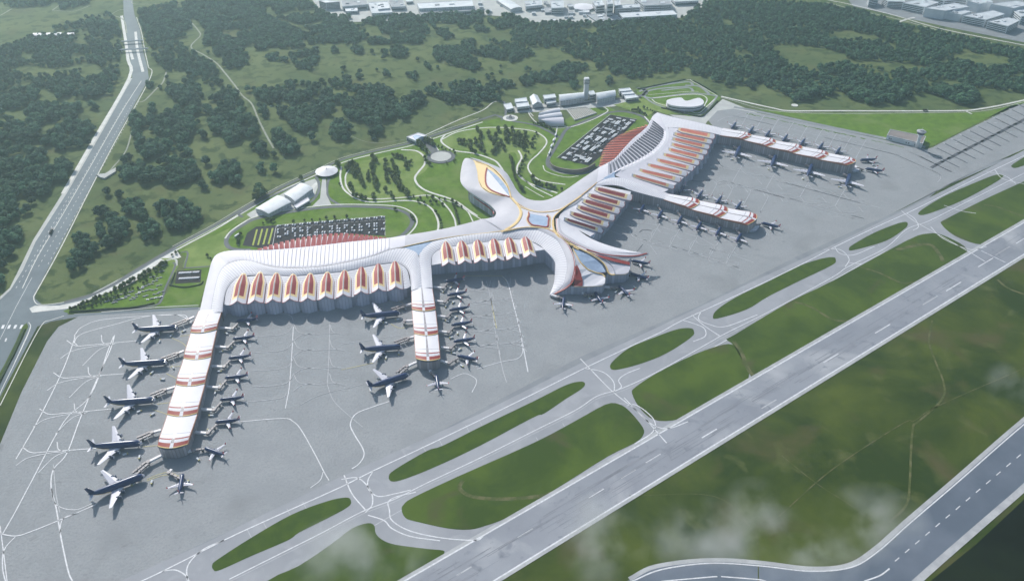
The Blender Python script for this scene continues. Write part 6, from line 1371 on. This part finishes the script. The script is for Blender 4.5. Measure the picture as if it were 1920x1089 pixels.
HOLES += [[(352,40),(360,36),(376,62),(385,66),(362,90),(378,100),(405,112),(425,135),(445,160),(462,180),(478,195),(492,225),(508,258),(520,285),(510,287),(498,262),(484,232),(470,200),(455,186),(440,168),(416,140),(398,120),(372,108),(352,92),(366,68)]]
def wp(pts): return [tuple(P(x, y, 0)[:2]) for x, y in pts]
hol = [wp(h) for h in HOLES]; hwy = wp([(x-9 if x < 240 else x-4, y) for x, y in HL]+[(x+6, y) for x, y in HR[::-1]])
T = []  # x, y, region
for ri, (reg, polys) in enumerate(WOODS.items()):
    for k, pl in enumerate(polys):
        w = np.array(wp(pl)); x0, y0 = w.min(0); x1, y1 = w.max(0); s = 13.6 if y0 < 2150 else 10.2
        gx, gy = np.meshgrid(np.arange(x0, x1+s, s), np.arange(y0, y1+s, s*.9)); gx = gx.ravel()+rng.uniform(-.46, .46, gx.size)*s; gy = gy.ravel()+rng.uniform(-.46, .46, gy.size)*s
        # ragged edges: shift the test point by low-frequency noise
        nx = np.array([noise.noise((a/45, b/45, 3.1)) for a, b in zip(gx, gy)]); ny = np.array([noise.noise((a/45, b/45, 9.7)) for a, b in zip(gx, gy)])
        amp = 8 if s > 10 else 14
        ok = inside([tuple(q) for q in w], gx+nx*amp, gy+ny*amp)
        n3 = np.array([noise.noise((a/60, b/75, 21.3))+.5*noise.noise((a/22, b/28, 4.4)) for a, b in zip(gx, gy)]); ok &= n3 < (.46 if ri == 5 else .27)
        for h in hol: ok &= ~inside(h, gx+nx*8, gy+ny*8-6)
        ok &= ~inside(hwy, gx, gy)
        T += [(a, b, ri) for a, b, o in zip(gx, gy, ok) if o]
# loners
for _ in range(150):
    x, y = rng.uniform(640, 1100), rng.uniform(48, 175); p = P(x, y, 0)
    if noise.noise((p.x/90, p.y/90, 5)) > .12: T.append((p.x, p.y, 3))
T = np.array(T)
# nothing grows on the buildings or the pale road
d = np.hypot(T[:,0], T[:,1]); T = T[np.argsort(d)]
REG = list(WOODS)
def plant(name, pts, srcs, s0, s1, label, cat):
    me = bpy.data.meshes.new(name); me.from_pydata(pts, [], []); wo = bpy.data.objects.new(name, me); COL.objects.link(wo); tag(wo, label, cat, None, 'stuff')
    ng = bpy.data.node_groups.new('plant_trees', 'GeometryNodeTree'); ng.interface.new_socket('Geometry', in_out='INPUT', socket_type='NodeSocketGeometry'); ng.interface.new_socket('Geometry', in_out='OUTPUT', socket_type='NodeSocketGeometry')
    N_ = ng.nodes; gi = N_.new('NodeGroupInput'); go = N_.new('NodeGroupOutput'); ip = N_.new('GeometryNodeInstanceOnPoints'); gj = N_.new('GeometryNodeJoinGeometry')
    for p in srcs:
        c = [c for c in KIDS[p.name] if c.name.startswith('crown')][0]; oi = N_.new('GeometryNodeObjectInfo'); oi.inputs['Object'].default_value = c; oi.inputs['As Instance'].default_value = True; oi.transform_space = 'ORIGINAL'
        ng.links.new(oi.outputs['Geometry'], gj.inputs[0])
    rv = N_.new('FunctionNodeRandomValue'); rv.data_type = 'FLOAT_VECTOR'; rv.inputs[0].default_value = (0,0,0); rv.inputs[1].default_value = (0,0,6.28)
    at_ = me.attributes.new('size', 'FLOAT', 'POINT'); at_.data.foreach_set('value', [random.uniform(s0, s1)*(.70 if p[1] > 2150 else 1) for p in pts]); rs = N_.new('GeometryNodeInputNamedAttribute'); rs.data_type = 'FLOAT'; rs.inputs[0].default_value = 'size'
    L = ng.links.new; L(gi.outputs[0], ip.inputs['Points']); L(gj.outputs[0], ip.inputs['Instance']); ip.inputs['Pick Instance'].default_value = True
    L(rv.outputs[0], ip.inputs['Rotation']); L(rs.outputs[0], ip.inputs['Scale']); L(ip.outputs[0], go.inputs[0]); wo.modifiers.new('plant', 'NODES').node_group = ng
protos = [make_tree('broadleaf_tree', 7.6, 12.5, 2.8, 34, 11+k, 'leaf', 'x', 'tree', 'x') for k in range(4)]
ncount = 0; idx = []
for i, (x, y, r) in enumerate(T[:300]):
    reg = REG[int(r)]; k = i % 4; s = random.uniform(.85, 1.4); lab = 'dark green broadleaf tree standing %s' % reg
    if i < 4: o = protos[k]; o.location = (x, y, 0); o['label'] = lab; o['group'] = 'trees '+reg; o.scale = (s, s, s*random.uniform(.9, 1.15))
    else: o = dup(protos[k], (x, y, 0), random.uniform(0, 6.28), lab, 'trees '+reg, (s, s, s*random.uniform(.9, 1.15)))
rest = T[300:]; print('forest trees', len(T))
plant('woodland', [(x, y, 0) for x, y, r in rest], protos, .82, 1.5, 'thousands of dark green broadleaf trees filling the woods behind the airport', 'woodland')
# ---- garden trees ------------------------------------------------------------------------
pt = [make_tree('garden_tree', 4.7, 9.5, 1.6, 26, 31+k, 'leafp', 'x', 'tree', 'x', .22) for k in range(3)]
GT = []
def rows(pts, n, lab, jit=1.2, s=1.0):
    q = cr(pts, 12)
    for k in range(n):
        i = int(k/(max(1,n-1))*(len(q)-1)); GT.append((q[i][0]+random.uniform(-jit,jit), q[i][1]+random.uniform(-jit,jit)*.6, s*random.uniform(.75,1.25), lab))
A_ = 'tapering garden tree in the western grove between the gate pavilion and the round pavilion'; B_ = 'tapering garden tree in the eastern grove below the roundabout'
for (x0,y0,x1,y1,n) in ((722,300,725,338,9),(735,302,742,318,6),(730,320,750,348,14),(742,315,748,352,12),(726,330,724,335,3),(700,305,690,328,8),(672,320,680,348,10),(700,325,706,352,12),(688,330,690,336,3),(657,345,660,356,4),(665,366,686,371,5),(699,364,702,372,3),(722,354,724,358,2),(734,362,737,370,3),(755,350,766,366,8),(760,312,772,302,5),(735,290,760,296,7),(658,310,664,328,7),(668,305,668,322,5),(700,293,704,300,7)):
    rows([(x0,y0),(x1,y1)], n, A_, 2.2)
for (x0,y0,x1,y1,n) in ((860,262,872,272,7),(872,265,900,262,8),(878,272,890,284,7),(900,246,903,272,8),(915,246,920,262,7),(935,240,925,270,12),(948,238,952,268,12),(962,242,962,270,10),(972,248,985,272,10),(975,265,990,285,6),(985,245,984,262,5),(940,262,946,282,7),(932,272,924,285,5),(955,250,975,260,8),(968,255,975,275,8),(892,270,906,284,6),(990,262,998,275,4),(925,285,935,270,4),(1000,262,1008,250,4),(900,256,896,240,4)):
    rows([(x0,y0),(x1,y1)], n, B_, 2.4)
rows([(956,292),(960,305),(962,320),(966,335),(975,350),(980,357)], 26, 'tapering garden tree in the dense dark row right of the garden lobe', .9, .9)
rows([(985,290),(983,298),(978,308),(974,320),(972,328)], 8, 'tapering garden tree beside the double garden path', 1.2, .8)
rows([(998,334),(1002,342),(1010,345),(1020,348),(1032,350),(1038,352),(1052,355)], 10, 'tapering garden tree near the sheltered lower corner of the eastern garden', 1.5)
rows([(776,368),(790,372),(803,368),(818,372),(830,374),(845,376),(855,382),(865,388)], 9, 'garden tree lined along the curving path above the lower ring road', .8, .8)
rows([(785,378),(800,381),(812,378),(830,384),(829,384)], 6, 'garden tree between the two curving paths west of the garden lobe', .8, .7)
rows([(816,395),(820,402),(824,410),(827,420),(828,430)], 9, 'garden tree in the left of the two short rows west of the garden lobe', .5, .55)
rows([(850,385),(854,394),(856,404),(859,412),(861,420)], 10, 'garden tree in the right of the two short rows west of the garden lobe', .5, .55)
rows([(796,296),(800,304),(806,308)], 4, 'garden tree at the left rim of the round plaza', .8, .8); rows([(822,274),(830,278),(838,281),(848,282),(853,284),(855,300),(852,303)], 8, 'garden tree at the right rim of the round plaza', .8, .8); rows([(838,306),(837,307)], 1, 'lone garden tree just below the round plaza', .2, .8)
rows([(778,265),(792,275),(800,283)], 6, 'garden tree left of the sloping approach to the round plaza', 1.8, 1.25); rows([(797,262),(808,266),(816,272)], 6, 'garden tree right of the sloping approach to the round plaza', 1.6, 1.1)
rows([(1184,207),(1192,207),(1200,209),(1206,213),(1213,216)], 10, 'tapering tree in the dark row above the coral fins', .9, .85); rows([(1195,203),(1212,203),(1220,208),(1228,210)], 6, 'tree on the pale lawn behind the dark row', 1.5, .8)
rows([(1000,232),(1012,234),(1022,237),(1032,242),(1040,249)], 14, 'small tree lining the road below the shell hall', .8, .55)
rows([(551,417),(571,414),(585,413),(600,412),(612,410),(628,409),(650,407)], 7, 'small tree in the row along the top of the west car park', .4, .5); rows([(492,418),(505,413),(515,415)], 5, 'small tree at the upper left of the west car park', 2, .7)
rows([(452,440),(449,446),(447,452),(446,458)], 5, 'small tree on the left bend of the lower ring road', .6, .6); rows([(741,392),(745,392)], 1, 'lone tree above the bend of the lower ring road', .2, .7); rows([(770,404),(776,412)], 3, 'tree on the right bend of the lower ring road', .8, .7)
rows([(482,371),(490,363),(499,362)], 5, 'large round tree beside the left barrel-roofed hangar', 2.2, 1.7); rows([(565,334),(568,334)], 1, 'tree on the perimeter road left of the round pavilion', .2, 1); rows([(633,308),(636,310)], 2, 'tree at the right of the round pavilion', 1, 1.2); rows([(648,316),(655,310),(662,306)], 8, 'garden tree in the thicket right of the round pavilion', 3, 1.3); rows([(637,345),(638,346)], 1, 'lone tree by the path below the round pavilion', .2, 1)
rows([(134,580),(150,574),(170,566),(190,556),(210,548),(226,537),(245,528),(265,518),(285,508),(300,498),(310,492)], 34, 'leafy tree in the upper row of the triangular car park', 3, .8)
rows([(150,580),(180,570),(200,562),(220,558),(240,545),(255,540),(280,525),(300,505)], 20, 'leafy tree in the middle row of the triangular car park', 3, .6)
rows([(322,479),(330,475),(390,480),(395,485)], 4, 'small tree at the top of the service lane', 1.5, .6)
for k in range(8): GT.append((1240+random.uniform(-3,60), 204+random.uniform(-3,3), .5, 'small shrub-like tree below the oval hall'))
GT.sort(key=lambda g: -g[2]*(.6+g[1]/600))
for i, (x, y, s, lab) in enumerate(GT[:300]):
    k = i % 3; p = P(x, y+2.5*s, .3); grp = lab.split(' tree ')[-1]
    if i < 3: o = pt[k]; o.location = p; o['label'] = lab; o['group'] = 'trees '+grp; o.scale = (s,)*3
    else: o = dup(pt[k], p, random.uniform(0, 6.28), lab, 'trees '+grp, (s*random.uniform(.9,1.25), s*random.uniform(.9,1.25), s))
if GT[300:]: plant('grove', [tuple(P(x, y+2*s, .3)) for x, y, s, l in GT[300:]], pt, .5, .85, 'smallest trees scattered through the gardens and along the ring roads', 'grove')
print('garden trees', len(GT))
# ================================================================ LIGHT, AIR, CAMERA
SUN_EL, SUN_AZ = math.radians(36), math.radians(-31)   # azimuth from +Y towards +X
w = bpy.data.worlds.new('World'); sc.world = w; w.use_nodes = True; nt = w.node_tree; bg = nt.nodes['Background']
sky = nt.nodes.new('ShaderNodeTexSky'); sky.sky_type = 'NISHITA'; sky.sun_disc = False; sky.sun_elevation = SUN_EL; sky.sun_rotation = SUN_AZ; sky.air_density = 1.2; sky.dust_density = 1.5
nt.links.new(sky.outputs[0], bg.inputs[0]); bg.inputs[1].default_value = .10
sl_ = bpy.data.lights.new('sun', 'SUN'); sl_.energy = 4.5; sl_.angle = math.radians(.53); sl_.color = (1,.955,.89); so = bpy.data.objects.new('sun', sl_); COL.objects.link(so)
dv = Vector((math.sin(SUN_AZ)*math.cos(SUN_EL), math.cos(SUN_AZ)*math.cos(SUN_EL), math.sin(SUN_EL))); so.rotation_euler = dv.to_track_quat('Z','Y').to_euler(); so.location = dv*3000
def volbox(name, dens, col, aniso, a, b):
    mb = MB(); mb.box(((a[0]+b[0])/2,(a[1]+b[1])/2,a[2]), (b[0]-a[0],b[1]-a[1],b[2]-a[2])); m = bpy.data.materials.new(name); m.use_nodes = True; nt = m.node_tree; nt.nodes.remove(nt.nodes['Principled BSDF'])
    pv = nt.nodes.new('ShaderNodeVolumePrincipled'); pv.inputs['Density'].default_value = dens; pv.inputs['Color'].default_value = (*col,1); pv.inputs['Anisotropy'].default_value = aniso
    nt.links.new(pv.outputs[0], nt.nodes['Material Output'].inputs['Volume']); return tag(mb.build(name, m), kind='stuff')
HAZE = True
if HAZE: volbox('haze', 0.95e-4, (.66,.88,1.0), .74, (-9500,-2000,-1), (9500,13500,905))
mm = bpy.data.materials.new('mist'); mm.use_nodes = True; nt = mm.node_tree; nt.nodes.remove(nt.nodes['Principled BSDF']); L = nt.links.new
tc = nt.nodes.new('ShaderNodeTexCoord'); ln = nt.nodes.new('ShaderNodeVectorMath'); ln.operation = 'LENGTH'; L(tc.outputs['Object'], ln.inputs[0])
fo = nt.nodes.new('ShaderNodeMapRange'); fo.inputs[1].default_value = 1; fo.inputs[2].default_value = .15; L(ln.outputs['Value'], fo.inputs[0])
ge = nt.nodes.new('ShaderNodeNewGeometry'); no = nt.nodes.new('ShaderNodeTexNoise'); no.inputs['Scale'].default_value = .016; no.inputs['Detail'].default_value = 4; L(ge.outputs['Position'], no.inputs['Vector'])
nr = nt.nodes.new('ShaderNodeMapRange'); nr.inputs[1].default_value = .47; nr.inputs[2].default_value = .72; L(no.outputs['Fac'], nr.inputs[0])
mu = nt.nodes.new('ShaderNodeMath'); mu.operation = 'MULTIPLY'; L(fo.outputs[0], mu.inputs[0]); L(nr.outputs[0], mu.inputs[1])
m2 = nt.nodes.new('ShaderNodeMath'); m2.operation = 'MULTIPLY'; L(mu.outputs[0], m2.inputs[0]); m2.inputs[1].default_value = .026
pv = nt.nodes.new('ShaderNodeVolumePrincipled'); pv.inputs['Color'].default_value = (.93,.95,.97,1); pv.inputs['Anisotropy'].default_value = .3; L(m2.outputs[0], pv.inputs['Density']); L(pv.outputs[0], nt.nodes['Material Output'].inputs['Volume'])
V0, F0 = ico()
for px, py, rx, ry in ((675,1040,95,60),(1130,1010,60,75),(1320,1010,75,70),(1430,985,60,75),(1540,1040,60,45),(1640,980,70,60),(1912,730,50,60)):
    mb = MB(); mb.add([tuple(v*1.18) for v in V0], F0); o = mb.build('mist', mm); c = P(px, py, 70); o.location = c; o.scale = (rx, ry, 45); tag(o, kind='stuff')
sc.view_settings.view_transform = 'Standard'; sc.view_settings.look = 'None'; sc.view_settings.gamma = 1; sc.view_settings.exposure = 0.20
sc.cycles.max_bounces = 6; sc.cycles.volume_bounces = 1; sc.cycles.diffuse_bounces = 3; sc.cycles.use_denoising = True

for o in bpy.data.objects:
    l = o.get('label')
    if l and not 4 <= len(l.replace('-',' ').split()) <= 16: print('LABEL', len(l.replace('-',' ').split()), l)
